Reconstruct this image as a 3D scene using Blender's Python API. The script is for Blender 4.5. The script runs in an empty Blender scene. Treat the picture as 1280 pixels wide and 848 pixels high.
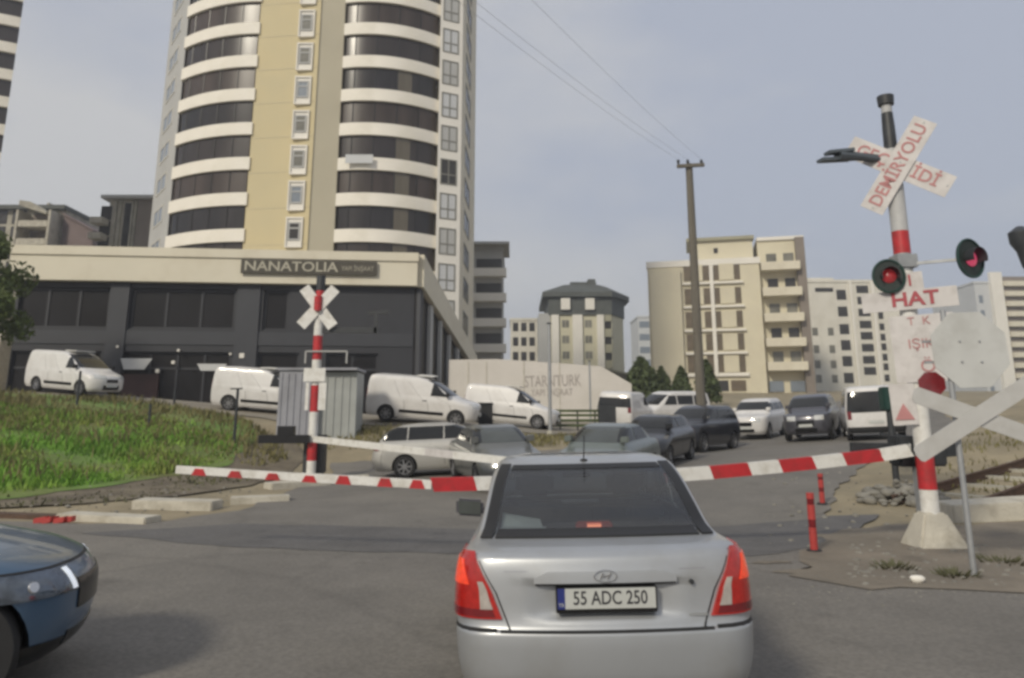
import bpy, bmesh, math, random
import numpy as np
from mathutils import Vector, Matrix
from mathutils.geometry import tessellate_polygon
random.seed(7)
C = bpy.context.scene.collection
SC = bpy.context.scene
R = math.radians
PI = math.pi

# ------------------------------------------------------------------ camera
FPX, YPP, TPT, CZ = 950., 331., .2126, 1.7          # focal (px of a 1280 wide frame), principal row, tan(pitch), eye height
PITCH = math.atan(TPT)
cd = bpy.data.cameras.new('dash_camera')
cam = bpy.data.objects.new('dash_camera', cd); C.objects.link(cam)
cam.location = (0, 0, CZ); cam.rotation_euler = (PI/2 + PITCH, 0, 0)
cd.sensor_width = 36; cd.lens = 36*FPX/1280
cd.shift_y = -(424-YPP)/1280
cd.clip_start = .1; cd.clip_end = 3000
SC.camera = cam
# ------------------------------------------------------------------ sky, sun, exposure
SUN_EL, SUN_AZ = R(33), R(212)      # azimuth clockwise from +Y: behind the camera, from the left
w = bpy.data.worlds.new('World'); SC.world = w; w.use_nodes = True
nt = w.node_tree; nt.nodes.clear()
def N(t, **k):
    n = nt.nodes.new(t)
    for a, b in k.items(): setattr(n, a, b)
    return n
out = N('ShaderNodeOutputWorld'); bg = N('ShaderNodeBackground'); bg.inputs[1].default_value = .10
sky = N('ShaderNodeTexSky'); sky.sky_type = 'NISHITA'; sky.sun_disc = False
sky.sun_elevation = SUN_EL; sky.sun_rotation = SUN_AZ
sky.air_density = 1.5; sky.dust_density = 3.0; sky.ozone_density = 1.5
tc = N('ShaderNodeTexCoord'); mp = N('ShaderNodeMapping'); mp.inputs['Scale'].default_value = (1.0, 1.0, 2.2); mp.inputs['Location'].default_value = (.35, .1, .2)
nz = N('ShaderNodeTexNoise'); nz.inputs['Scale'].default_value = 1.7; nz.inputs['Detail'].default_value = 5; nz.inputs['Roughness'].default_value = .5
cr = N('ShaderNodeValToRGB'); cr.color_ramp.elements[0].position = .40; cr.color_ramp.elements[1].position = .60
cr.color_ramp.elements[0].color = (4.15, 4.45, 5.25, 1); cr.color_ramp.elements[1].color = (5.75, 5.72, 5.75, 1)
mx = N('ShaderNodeMix', data_type='RGBA'); mx.inputs[0].default_value = .90
L = nt.links.new
L(tc.outputs['Generated'], mp.inputs[0]); L(mp.outputs[0], nz.inputs['Vector']); L(nz.outputs[0], cr.inputs[0])
L(sky.outputs[0], mx.inputs[6]); L(cr.outputs[0], mx.inputs[7]); L(mx.outputs[2], bg.inputs[0]); L(bg.outputs[0], out.inputs[0])
sd = bpy.data.lights.new('sun', 'SUN'); sun = bpy.data.objects.new('sun', sd); C.objects.link(sun)
sd.energy = 2.3; sd.angle = R(8); sd.color = (1, .92, .76)
sv = Vector((math.sin(SUN_AZ)*math.cos(SUN_EL), math.cos(SUN_AZ)*math.cos(SUN_EL), math.sin(SUN_EL)))
sun.rotation_euler = sv.to_track_quat('Z', 'Y').to_euler(); sun.location = sv*300
SC.view_settings.view_transform = 'Standard'; SC.view_settings.look = 'None'
SC.view_settings.exposure = 0.14; SC.view_settings.gamma = 1; SC.view_settings.use_curve_mapping = False
SC.render.engine = 'CYCLES'
SC.cycles.filter_width = 3.1; SC.cycles.pixel_filter_type = 'BLACKMAN_HARRIS'
SC.cycles.max_bounces = 6; SC.cycles.transparent_max_bounces = 12

# ------------------------------------------------------------------ measuring helpers (a photo pixel and a distance give a place)
_c = math.cos(PITCH); _s = math.sin(PITCH)
def at(px, py, Y):
    a = (px-640)/FPX; b = (YPP-py)/FPX
    d = (a, -_s*b+_c, _c*b+_s); k = Y/d[1]
    return Vector((d[0]*k, Y, CZ+d[2]*k))
def gp(px, py, z=0.):
    a = (px-640)/FPX; b = (YPP-py)/FPX
    d = (a, -_s*b+_c, _c*b+_s); k = (z-CZ)/d[2]
    return (d[0]*k, d[1]*k)
def zat(py, Y): return at(640, py, Y).z

# ------------------------------------------------------------------ materials
def mat(name, col, rough=.7, metal=0., var=.12, scale=3., bump=0., bscale=40., spec=.5, emit=None, estr=0., dirt=None, dscale=1., coat=0., alpha=None, stretch=None):
    m = bpy.data.materials.new(name); m.use_nodes = True
    t = m.node_tree; b = t.nodes['Principled BSDF']
    b.inputs['Roughness'].default_value = rough; b.inputs['Metallic'].default_value = metal
    b.inputs['Specular IOR Level'].default_value = spec
    if coat: b.inputs['Coat Weight'].default_value = coat; b.inputs['Coat Roughness'].default_value = .06
    tc = t.nodes.new('ShaderNodeTexCoord'); src = tc.outputs['Object']
    if stretch:
        mp = t.nodes.new('ShaderNodeMapping'); mp.inputs['Scale'].default_value = stretch
        t.links.new(src, mp.inputs[0]); src = mp.outputs[0]
    n = t.nodes.new('ShaderNodeTexNoise'); n.inputs['Scale'].default_value = scale; n.inputs['Detail'].default_value = 6; n.inputs['Roughness'].default_value = .62
    t.links.new(src, n.inputs['Vector'])
    r = t.nodes.new('ShaderNodeValToRGB')
    r.color_ramp.elements[0].position = .3; r.color_ramp.elements[1].position = .7
    r.color_ramp.elements[0].color = tuple(c*(1-var) for c in col)+(1,)
    r.color_ramp.elements[1].color = tuple(min(1, c*(1+var)) for c in col)+(1,)
    t.links.new(n.outputs[0], r.inputs[0]); colout = r.outputs[0]
    if dirt:
        n2 = t.nodes.new('ShaderNodeTexNoise'); n2.inputs['Scale'].default_value = dscale; n2.inputs['Detail'].default_value = 7; n2.inputs['Roughness'].default_value = .65
        t.links.new(src, n2.inputs['Vector'])
        r2 = t.nodes.new('ShaderNodeValToRGB'); r2.color_ramp.elements[0].position = .46; r2.color_ramp.elements[1].position = .66
        r2.color_ramp.elements[0].color = (0, 0, 0, 1); r2.color_ramp.elements[1].color = (.85, .85, .85, 1)
        t.links.new(n2.outputs[0], r2.inputs[0])
        mm = t.nodes.new('ShaderNodeMix'); mm.data_type = 'RGBA'
        t.links.new(r2.outputs[0], mm.inputs[0]); t.links.new(colout, mm.inputs[6]); mm.inputs[7].default_value = tuple(dirt)+(1,)
        colout = mm.outputs[2]
    t.links.new(colout, b.inputs['Base Color'])
    if bump:
        n3 = t.nodes.new('ShaderNodeTexNoise'); n3.inputs['Scale'].default_value = bscale; n3.inputs['Detail'].default_value = 5
        t.links.new(src, n3.inputs['Vector'])
        bp = t.nodes.new('ShaderNodeBump'); bp.inputs['Strength'].default_value = bump; bp.inputs['Distance'].default_value = .03
        t.links.new(n3.outputs[0], bp.inputs['Height']); t.links.new(bp.outputs[0], b.inputs['Normal'])
    if emit:
        b.inputs['Emission Color'].default_value = tuple(emit)+(1,); b.inputs['Emission Strength'].default_value = estr
    return m
def clear_glass(name, tint, gl=1.5):
    m = bpy.data.materials.new(name); m.use_nodes = True; t = m.node_tree; t.nodes.clear()
    o = t.nodes.new('ShaderNodeOutputMaterial'); mxs = t.nodes.new('ShaderNodeMixShader')
    tr = t.nodes.new('ShaderNodeBsdfTransparent'); tr.inputs[0].default_value = tuple(tint)+(1,)
    g = t.nodes.new('ShaderNodeBsdfGlossy'); g.inputs['Roughness'].default_value = .03
    fr = t.nodes.new('ShaderNodeFresnel'); fr.inputs[0].default_value = gl
    t.links.new(fr.outputs[0], mxs.inputs[0]); t.links.new(tr.outputs[0], mxs.inputs[1]); t.links.new(g.outputs[0], mxs.inputs[2]); t.links.new(mxs.outputs[0], o.inputs[0])
    return m
M = {}
def paint(k, col, metal=.0, rough=.35, dirt=None):
    M[k] = mat(k, col, rough, metal, .05, 1.5, coat=.6, dirt=dirt, dscale=2.2)
M['asphalt'] = mat('asphalt', (.182, .170, .153), .88, var=.16, scale=.55, bump=.35, bscale=60, dirt=(.225, .208, .182), dscale=.22)
def weather(m, crack=.13, stain=.34, csc=.22, ssc=.16, grit=.26):
    """cracks, oil stains and coarse grit over a paving material"""
    t = m.node_tree; b = t.nodes['Principled BSDF']; src = b.inputs['Base Color'].links[0].from_socket
    tc = t.nodes.new('ShaderNodeTexCoord')
    wn = t.nodes.new('ShaderNodeTexNoise'); wn.inputs['Scale'].default_value = 1.3; wn.inputs['Detail'].default_value = 4
    t.links.new(tc.outputs['Object'], wn.inputs['Vector'])
    ad = t.nodes.new('ShaderNodeMix'); ad.data_type = 'VECTOR'; ad.inputs[0].default_value = .35
    t.links.new(tc.outputs['Object'], ad.inputs[4]); t.links.new(wn.outputs[1], ad.inputs[5])
    vo = t.nodes.new('ShaderNodeTexVoronoi'); vo.feature = 'DISTANCE_TO_EDGE'; vo.inputs['Scale'].default_value = csc
    t.links.new(ad.outputs[1], vo.inputs['Vector'])
    r = t.nodes.new('ShaderNodeValToRGB'); r.color_ramp.elements[0].position = .0; r.color_ramp.elements[1].position = .018
    r.color_ramp.elements[0].color = (1-crack,)*3+(1,); r.color_ramp.elements[1].color = (1, 1, 1, 1); t.links.new(vo.outputs[0], r.inputs[0])
    sn = t.nodes.new('ShaderNodeTexNoise'); sn.inputs['Scale'].default_value = ssc*6; sn.inputs['Detail'].default_value = 8; sn.inputs['Roughness'].default_value = .7
    t.links.new(tc.outputs['Object'], sn.inputs['Vector'])
    r2 = t.nodes.new('ShaderNodeValToRGB'); r2.color_ramp.elements[0].position = .58; r2.color_ramp.elements[1].position = .72
    r2.color_ramp.elements[0].color = (1, 1, 1, 1); r2.color_ramp.elements[1].color = (1-stain,)*3+(1,); t.links.new(sn.outputs[0], r2.inputs[0])
    gn = t.nodes.new('ShaderNodeTexNoise'); gn.inputs['Scale'].default_value = 26; gn.inputs['Detail'].default_value = 3
    t.links.new(tc.outputs['Object'], gn.inputs['Vector'])
    r3 = t.nodes.new('ShaderNodeValToRGB'); r3.color_ramp.elements[0].position = .35; r3.color_ramp.elements[1].position = .65
    r3.color_ramp.elements[0].color = (1-grit,)*3+(1,); r3.color_ramp.elements[1].color = (1, 1, 1, 1); t.links.new(gn.outputs[0], r3.inputs[0])
    cur = src
    for q in (r, r2, r3):
        mm = t.nodes.new('ShaderNodeMix'); mm.data_type = 'RGBA'; mm.blend_type = 'MULTIPLY'; mm.inputs[0].default_value = 1
        t.links.new(cur, mm.inputs[6]); t.links.new(q.outputs[0], mm.inputs[7]); cur = mm.outputs[2]
    t.links.new(cur, b.inputs['Base Color'])
weather(M['asphalt'])
M['tar'] = mat('crossing_tar', (.122, .118, .117), .85, var=.2, scale=1.1, bump=.3, bscale=50, dirt=(.14, .135, .13), dscale=.5); weather(M['tar'], .15, .3, .5)
M['dirt'] = mat('sandy_dirt', (.28, .235, .155), .95, var=.25, scale=.6, bump=.8, bscale=9, dirt=(.20, .175, .12), dscale=.35)
M['shoulder'] = mat('gritty_shoulder', (.20, .172, .135), .95, var=.32, scale=1.6, bump=.9, bscale=10, dirt=(.13, .115, .092), dscale=.8)
M['earth'] = mat('brown_earth', (.135, .112, .080), .95, var=.35, scale=1.2, bump=.9, bscale=8, dirt=(.19, .165, .115), dscale=.6)
M['apron'] = mat('apron_paving', (.235, .21, .17), .9, var=.18, scale=.5, bump=.3, bscale=12)
M['soil'] = mat('verge_soil', (.12, .20, .04), .95, var=.35, scale=.8, bump=.8, bscale=8, dirt=(.17, .16, .06), dscale=.3)
M['farland'] = mat('far_ground', (.12, .12, .07), .95, var=.3, scale=.05)
M['grass'] = mat('grass_blades', (.15, .30, .036), .8, var=.4, scale=.5, dirt=(.22, .25, .055), dscale=.3)
M['weed'] = mat('weed_leaves', (.085, .085, .04), .8, var=.4, scale=2)
M['drygrass'] = mat('dry_grass', (.16, .145, .06), .9, var=.35, scale=.9)
M['leaf'] = mat('tree_leaves', (.085, .115, .025), .75, var=.5, scale=1.2)
M['leafdark'] = mat('conifer_leaves', (.060, .080, .028), .8, var=.5, scale=1.5)
M['bark'] = mat('bark', (.10, .075, .05), .9, var=.3, scale=4, bump=.6)
M['cream'] = mat('cream_render', (.66, .615, .50), .85, var=.05, scale=.25, dirt=(.58, .53, .42), dscale=.5)
M['white_render'] = mat('white_render', (.74, .71, .65), .8, var=.05, scale=.3)
M['band'] = mat('balcony_white', (.78, .74, .66), .7, var=.05, scale=.4, dirt=(.70, .66, .57), dscale=.6)
M['beige'] = mat('tower_beige', (.57, .485, .295), .85, var=.05, scale=.15, dirt=(.52, .455, .29), dscale=.12)
M['greybeige'] = mat('tower_grey_beige', (.50, .455, .345), .85, var=.05, scale=.15)
M['anthracite'] = mat('anthracite_cladding', (.022, .023, .029), .55, var=.15, scale=.5, stretch=(1, 1, .3))
M['anth2'] = mat('anthracite_pier', (.036, .038, .046), .55, var=.1, scale=.5)
M['darkglass'] = mat('dark_glass', (.016, .015, .017), .12, var=.4, scale=.35, spec=.6)
M['shopglass'] = mat('shop_glass', (.010, .009, .010), .35, var=.4, scale=.35, spec=.25)
M['balglass'] = mat('balcony_glass', (.034, .027, .025), .22, var=.25, scale=.6, stretch=(1, 1, .2), spec=.5)
M['balglass2'] = mat('balcony_glass_light', (.115, .10, .075), .25, var=.25, scale=.6, stretch=(1, 1, .2))
M['balglass3'] = mat('balcony_glass_brown', (.055, .042, .036), .28, var=.45, scale=.45, stretch=(1, 1, .15), spec=.4)
M['balglass4'] = mat('balcony_glass_deep', (.022, .019, .019), .18, var=.5, scale=.8, stretch=(1, 1, .15), spec=.5)
M['pane'] = mat('window_pane', (.16, .155, .13), .2, var=.35, scale=.5, spec=.6)
M['pane_dark'] = mat('window_pane_dark', (.035, .032, .03), .2, var=.4, scale=.5)
M['bluepane'] = mat('bluish_pane', (.20, .23, .27), .25, var=.2, scale=.3)
M['frame_grey'] = mat('window_frame_grey', (.20, .195, .17), .6)
M['concrete'] = mat('raw_concrete', (.43, .41, .345), .9, var=.15, scale=.7, bump=.3, bscale=20, dirt=(.27, .25, .21), dscale=.8)
M['concrete_light'] = mat('light_concrete', (.50, .47, .40), .9, var=.15, scale=2, bump=.4, bscale=25, dirt=(.34, .31, .25), dscale=2.5)
M['brownwall'] = mat('brown_gable', (.21, .18, .155), .85, var=.12, scale=.4)
M['mauve'] = mat('mauve_brick', (.20, .155, .15), .9, var=.15, scale=.6)
M['mansard'] = mat('grey_green_tiles', (.085, .092, .085), .75, var=.2, scale=.8)
M['stripe'] = mat('pale_green_render', (.56, .53, .40), .85, var=.05, scale=.3)
M['greenwall'] = mat('olive_panel', (.33, .315, .23), .85, var=.08, scale=.3)
M['aptwhite'] = mat('apartment_white', (.64, .615, .55), .85, var=.06, scale=.25, dirt=(.56, .53, .46), dscale=.4)
M['aptyellow'] = mat('apartment_yellow', (.63, .58, .44), .85, var=.05, scale=.2, dirt=(.58, .53, .41), dscale=.3)
M['aptgrey'] = mat('apartment_grey', (.42, .42, .41), .85, var=.06, scale=.3)
M['palegrey'] = mat('pale_far_wall', (.52, .53, .54), .85, var=.05, scale=.2)
M['hoard'] = mat('hoarding_white', (.60, .565, .52), .7, var=.05, scale=.5, dirt=(.54, .51, .46), dscale=.35)
M['ink'] = mat('faded_ink', (.37, .335, .31), .8)
M['signdark'] = mat('sign_panel', (.055, .048, .034), .6)
M['signletter'] = mat('sign_letter', (.40, .375, .30), .6)
M['white'] = mat('white_paint', (.70, .69, .66), .5, var=.07, scale=4, dirt=(.52, .50, .45), dscale=5)
M['red'] = mat('red_paint', (.46, .022, .028), .45, var=.15, scale=4, dirt=(.30, .03, .03), dscale=5)
M['redsign'] = mat('red_lettering', (.36, .06, .075), .6)
M['redfaint'] = mat('worn_red_lettering', (.44, .20, .20), .7)
M['signwhite'] = mat('sign_white', (.57, .545, .535), .6, var=.08, scale=3, dirt=(.45, .425, .41), dscale=4)
M['signback'] = mat('sign_back', (.52, .525, .51), .55, metal=.0, var=.06, scale=2, dirt=(.44, .44, .42), dscale=3)
M['backwhite'] = mat('sign_back_white', (.47, .465, .45), .55, var=.07, scale=3, dirt=(.42, .41, .39), dscale=4)
M['galv'] = mat('galvanised', (.34, .35, .36), .5, metal=.4, var=.12, scale=6)
M['polegrey'] = mat('pole_grey', (.44, .44, .44), .55, var=.1, scale=5)
M['darkmetal'] = mat('dark_metal', (.030, .033, .037), .5, var=.25, scale=5)
M['hornmetal'] = mat('horn_metal', (.075, .090, .105), .5, var=.2, scale=5)
M['black'] = mat('black_rubber', (.015, .015, .016), .7, var=.2, scale=4)
M['blackgloss'] = mat('black_trim', (.010, .010, .011), .25, var=.1)
M['greenrim'] = mat('dark_green_rim', (.012, .045, .036), .4, var=.15, scale=6)
M['wood'] = mat('weathered_pole_wood', (.135, .122, .10), .9, var=.25, scale=5, stretch=(1, 1, .1), bump=.4)
M['cabinet'] = mat('cabinet_steel', (.30, .305, .34), .55, var=.1, scale=1.5, dirt=(.20, .20, .22), dscale=.8)
M['cabinet2'] = mat('cabinet_steel_side', (.33, .345, .335), .55, var=.1, scale=1.5)
M['rust'] = mat('rusty_steel', (.085, .050, .033), .8, var=.3, scale=6)
M['stone'] = mat('rubble_stone', (.20, .19, .165), .95, var=.35, scale=3, bump=.6, bscale=12)
M['marker'] = mat('post_red', (.40, .045, .04), .5, var=.12, scale=5)
M['brownpane'] = mat('brown_pane', (.125, .095, .060), .4, var=.25, scale=.6)
M['maroon'] = mat('maroon_shutter', (.050, .022, .020), .6, var=.2, scale=1.)
M['sills'] = mat('sill_white', (.60, .58, .53), .7)
# vehicles
paint('silver', (.40, .415, .435), .5, .38, dirt=(.355, .36, .365))
paint('silver_warm', (.42, .41, .385), .25, .45)
paint('blue', (.060, .112, .185), .12, .30)
paint('vanwhite', (.66, .645, .63), 0, .4, dirt=(.58, .56, .54))
paint('suvblack', (.022, .024, .032), .2, .3)
paint('suvgrey', (.085, .085, .10), .35, .32)
paint('teal', (.16, .185, .175), .35, .34)
paint('sedangrey', (.15, .155, .150), .35, .36)
paint('ink_black', (.014, .015, .018), .1, .28)
M['carglass'] = mat('car_glass_dark', (.016, .017, .018), .08, var=.2, scale=1.5, spec=.45)
M['carglass_grey'] = mat('car_glass_sheen', (.060, .068, .066), .12, var=.25, scale=1.2, spec=.7)
M['glass'] = clear_glass('car_glass_clear', (.74, .80, .80), 2.1)
M['glass_ws'] = clear_glass('windscreen_clear', (.80, .84, .82))
M['seal'] = mat('black_seal', (.012, .012, .013), .5)
M['lampred'] = mat('tail_lamp_red', (.30, .014, .012), .10, var=.25, scale=30, emit=(1, .05, .02), estr=.06, coat=.5)
M['lamphot'] = mat('brake_lamp_lit', (.60, .045, .02), .12, var=.25, scale=30, emit=(1, .09, .035), estr=.34, coat=.5)
M['lampdeep'] = mat('tail_lamp_dark', (.16, .012, .016), .12, var=.2, scale=12, coat=.5)
M['lampclear'] = mat('lamp_clear', (.55, .50, .46), .08, metal=.4, var=.2, scale=20, coat=.5)
M['hilamp'] = mat('third_brake_lamp', (.75, .10, .05), .2, emit=(1, .30, .16), estr=1.0)
M['headlamp'] = mat('headlamp_glass', (.10, .12, .15), .08, metal=.5, var=.5, scale=9, coat=.8)
M['headlamp_far'] = mat('headlamp_pale', (.60, .60, .58), .12, metal=.3, var=.1)
M['drl'] = mat('daylight_strip', (.8, .82, .85), .2, emit=(.85, .92, 1), estr=.45)
M['chrome'] = mat('chrome', (.60, .60, .60), .15, metal=.9, var=.05)
M['alloy'] = mat('wheel_alloy', (.30, .30, .31), .35, metal=.6, var=.1)
M['plate'] = mat('plate_white', (.47, .48, .46), .4, var=.05)
M['plateink'] = mat('plate_ink', (.03, .03, .035), .5)
M['plateblue'] = mat('plate_blue', (.02, .03, .16), .4)
M['interior'] = mat('seat_fabric', (.085, .092, .098), .9, var=.15, scale=8)
M['tray'] = mat('parcel_shelf', (.13, .14, .145), .9)
M['paper'] = mat('paper_sheet', (.62, .66, .66), .7)
M['siglens'] = mat('signal_lens', (.28, .03, .035), .2, emit=(.9, .08, .09), estr=.10, coat=.4)
M['siglit'] = mat('signal_lens_lit', (.6, .05, .10), .2, emit=(1, .12, .25), estr=.32, coat=.4)
M['disc'] = mat('signal_disc', (.018, .028, .026), .6, var=.25, scale=4)

# ------------------------------------------------------------------ mesh helpers
class MB:
    def __init__(s): s.v = []; s.f = []; s.m = []
    def add(s, vs, fs, m=0):
        o = len(s.v); s.v += [tuple(x) for x in vs]
        for f in fs: s.f.append(tuple(i+o for i in f)); s.m.append(m)
        return s
    def box(s, x0, x1, y0, y1, z0, z1, m=0):
        return s.add([(x0,y0,z0),(x1,y0,z0),(x1,y1,z0),(x0,y1,z0),(x0,y0,z1),(x1,y0,z1),(x1,y1,z1),(x0,y1,z1)],
                     [(3,2,1,0),(4,5,6,7),(0,1,5,4),(1,2,6,5),(2,3,7,6),(3,0,4,7)], m)
    def obox(s, c, ax, ay, az, m=0):       # centre and three half axes
        c, ax, ay, az = map(Vector, (c, ax, ay, az))
        vs = [c+i*ax+j*ay+k*az for k in (-1,1) for (i,j) in ((-1,-1),(1,-1),(1,1),(-1,1))]
        return s.add(vs, [(3,2,1,0),(4,5,6,7),(0,1,5,4),(1,2,6,5),(2,3,7,6),(3,0,4,7)], m)
    def bar(s, p0, p1, wx, wz, m=0, up=(0,0,1)):
        p0, p1 = Vector(p0), Vector(p1); d = p1-p0; n = d.normalized()
        u = Vector(up); side = n.cross(u)
        if side.length < 1e-4: side = n.cross(Vector((1,0,0)))
        side.normalize(); u = side.cross(n)
        return s.obox((p0+p1)/2, d/2, side*wx/2, u*wz/2, m)
    def tube(s, pts, rs, n=10, m=0, caps=True, ms=None):
        pts = [Vector(p) for p in pts]
        if not hasattr(rs, '__len__'): rs = [rs]*len(pts)
        rings = []; d0 = (pts[1]-pts[0]).normalized()
        a = d0.orthogonal().normalized()
        for i, p in enumerate(pts):
            d = (pts[min(i+1, len(pts)-1)]-pts[max(i-1, 0)]).normalized()
            a = (a-d*a.dot(d)).normalized(); b = d.cross(a)
            rings.append([p+rs[i]*(a*math.cos(2*PI*k/n)+b*math.sin(2*PI*k/n)) for k in range(n)])
        o = len(s.v)
        for r in rings: s.v += [tuple(q) for q in r]
        for i in range(len(pts)-1):
            for k in range(n):
                s.f.append((o+i*n+k, o+i*n+(k+1) % n, o+(i+1)*n+(k+1) % n, o+(i+1)*n+k)); s.m.append(ms[i] if ms else m)
        if caps:
            s.f.append(tuple(o+k for k in reversed(range(n)))); s.m.append(ms[0] if ms else m)
            e = o+(len(pts)-1)*n; s.f.append(tuple(e+k for k in range(n))); s.m.append(ms[-1] if ms else m)
        return s
    def prism(s, poly, z0, z1, m=0, mtop=None):      # poly (x,y) ccw, z0/z1 numbers or lists
        n = len(poly); z0 = z0 if hasattr(z0, '__len__') else [z0]*n; z1 = z1 if hasattr(z1, '__len__') else [z1]*n
        o = len(s.v)
        s.v += [(p[0], p[1], z) for p, z in zip(poly, z0)]+[(p[0], p[1], z) for p, z in zip(poly, z1)]
        for i in range(n):
            j = (i+1) % n; s.f.append((o+i, o+j, o+n+j, o+n+i)); s.m.append(m)
        s.f.append(tuple(o+i for i in reversed(range(n)))); s.m.append(m)
        s.f.append(tuple(o+n+i for i in range(n))); s.m.append(m if mtop is None else mtop)
        return s
    def plate(s, pts, thick, nrm, m=0):      # flat polygon in space given a thickness along nrm
        pts = [Vector(p) for p in pts]; nv = Vector(nrm).normalized()*thick; n = len(pts)
        vs = pts+[p+nv for p in pts]
        return s.add(vs, [tuple(reversed(range(n))), tuple(range(n, 2*n))]+[(i, (i+1) % n, n+(i+1) % n, n+i) for i in range(n)], m)
    def xform(s, mt):
        s.v = [tuple(mt @ Vector(p)) for p in s.v]; return s
    def build(s, name, mats, parent=None, smooth=None, loc=None, bevel=0):
        me = bpy.data.meshes.new(name); me.from_pydata(s.v, [], s.f); me.update()
        for k in (mats if isinstance(mats, (list, tuple)) else [mats]): me.materials.append(M[k] if isinstance(k, str) else k)
        me.polygons.foreach_set('material_index', s.m)
        bm = bmesh.new(); bm.from_mesh(me); bmesh.ops.recalc_face_normals(bm, faces=bm.faces)
        if bevel: bmesh.ops.bevel(bm, geom=list(bm.edges), offset=bevel, segments=2, affect='EDGES', clamp_overlap=True)
        bm.to_mesh(me); bm.free()
        if smooth is not None:
            me.shade_smooth(); me.set_sharp_from_angle(angle=R(smooth))
        o = bpy.data.objects.new(name, me); C.objects.link(o)
        if parent: o.parent = parent
        if loc: o.location = loc
        return o
def tag(o, label=None, cat=None, group=None, kind=None):
    for k, v in (('label', label), ('category', cat), ('group', group), ('kind', kind)):
        if v: o[k] = v
    return o
def thing(name, label, cat, loc=(0,0,0), rz=0, group=None):
    o = bpy.data.objects.new(name, None); C.objects.link(o); o.empty_display_size = .3
    o.location = loc; o.rotation_euler = (0, 0, rz); return tag(o, label, cat, group)
def kids(o): return [c for c in bpy.data.objects if c.parent == o]
def copy_tree(o, parent=None):
    c = o.copy(); C.objects.link(c)
    if parent: c.parent = parent
    for ch in kids(o): copy_tree(ch, c)
    return c
def lettering(text, size, mt, m, parent, depth=.004, name='lettering', align='CENTER', sx=1., mx4=None, bold=0.):
    cu = bpy.data.curves.new('t', 'FONT'); cu.body = text; cu.size = size; cu.align_x = align; cu.align_y = 'CENTER'; cu.extrude = depth; cu.offset = bold; cu.resolution_u = 3
    t = bpy.data.objects.new('t', cu); C.objects.link(t)
    bpy.context.view_layer.update()
    me = bpy.data.meshes.new_from_object(t.evaluated_get(bpy.context.evaluated_depsgraph_get()))
    bpy.data.objects.remove(t); bpy.data.curves.remove(cu)
    me.transform(mt @ Matrix.Diagonal((sx, 1, 1, 1))); me.materials.clear(); me.materials.append(M[m]); me.name = name
    o = bpy.data.objects.new(name, me); C.objects.link(o); o.parent = parent
    return o
def frame(o, x, y):          # matrix with axes x (right), y (up), z = x cross y
    x = Vector(x).normalized(); y = Vector(y); z = x.cross(y).normalized(); y = z.cross(x)
    m = Matrix.Identity(4)
    for i in range(3): m[i][0] = x[i]; m[i][1] = y[i]; m[i][2] = z[i]; m[i][3] = o[i]
    return m

# ------------------------------------------------------------------ terrain
ctl = []
def cpt(x, Y, z): ctl.append((x, Y, z))
def cpx(px, py, Y): p = at(px, py, Y); ctl.append((p.x, Y, p.z))
for x in (-25, -15, -8, -4, 0, 4, 8, 15, 25): cpt(x, 8, 0); cpt(x, 0, 0)
for x in (-6, -3, 0, 3, 5.5): cpt(x, 13, .0)
cpt(8, 12.5, .08); cpt(12, 12.5, .15); cpt(-11, 15.5, 0.05); cpt(-9, 16.5, .1); cpt(-6.5, 16.5, .05); cpt(-14, 16, .15); cpt(-25, 16, .4)
for x, Y, z in ((0,17,.12),(-3,20,.2),(-5.5,22,.2),(-6.2,24.5,.12),(1,20,.3),(-3.2,23,.3),(3,22,.45),(5,25,.65),(7.7,31,.75),(6,18,.25),(9.6,21,.5)): cpt(x, Y, z)
cpt(12, 36, 1.15); cpt(12.9, 33, 1.2); cpt(14, 29.5, 1.2); cpt(18, 30, 1.4); cpt(6.3, 42, 1.5); cpt(20, 45, 1.9); cpt(12, 46, 1.7)
cpx(400, 548, 29); cpx(520, 528, 32); cpx(300, 513, 34); cpx(90, 492, 35); cpx(640, 535, 36); cpx(20, 492, 46); cpx(170, 505, 46); cpx(500, 522, 46); cpx(580, 525, 46)
cpx(100, 562, 24); cpx(0, 492, 33); cpx(210, 548, 26); cpx(0, 560, 22); cpx(300, 575, 25); cpt(-2, 27, .75); cpt(2, 31, 1.1); cpx(470, 548, 28.5)
cpt(11, 17, .55); cpt(15, 24, 1.45); cpt(12.5, 20, .85); cpt(24, 24, 1.8); cpt(26, 36, 2.6); cpt(22, 16, .9); cpt(30, 46, 3.2)
for x in (-60, -30, 0, 30, 60): cpt(x, 75, 4.2); cpt(x, 110, 6.5)
cpt(-45, 36, 3.6); cpt(-50, 18, 1.); cpt(50, 30, 2.8); cpt(45, 14, 1.2); cpt(-30, 30, 2.6)
ctl = np.array(ctl)
def tps_fit(pts, lam=.4):
    X = pts[:, :2]; n = len(X)
    d = np.linalg.norm(X[:, None]-X[None], axis=2); K = np.where(d > 0, d*d*np.log(d+1e-9), 0)+lam*np.eye(n)*4
    Pm = np.hstack([np.ones((n, 1)), X]); A = np.block([[K, Pm], [Pm.T, np.zeros((3, 3))]])
    return X, np.linalg.solve(A, np.concatenate([pts[:, 2], np.zeros(3)]))
TX, TW = tps_fit(ctl)
def sstep(a, b, t):
    t = np.clip((t-a)/(b-a), 0, 1); return t*t*(3-2*t)
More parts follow.
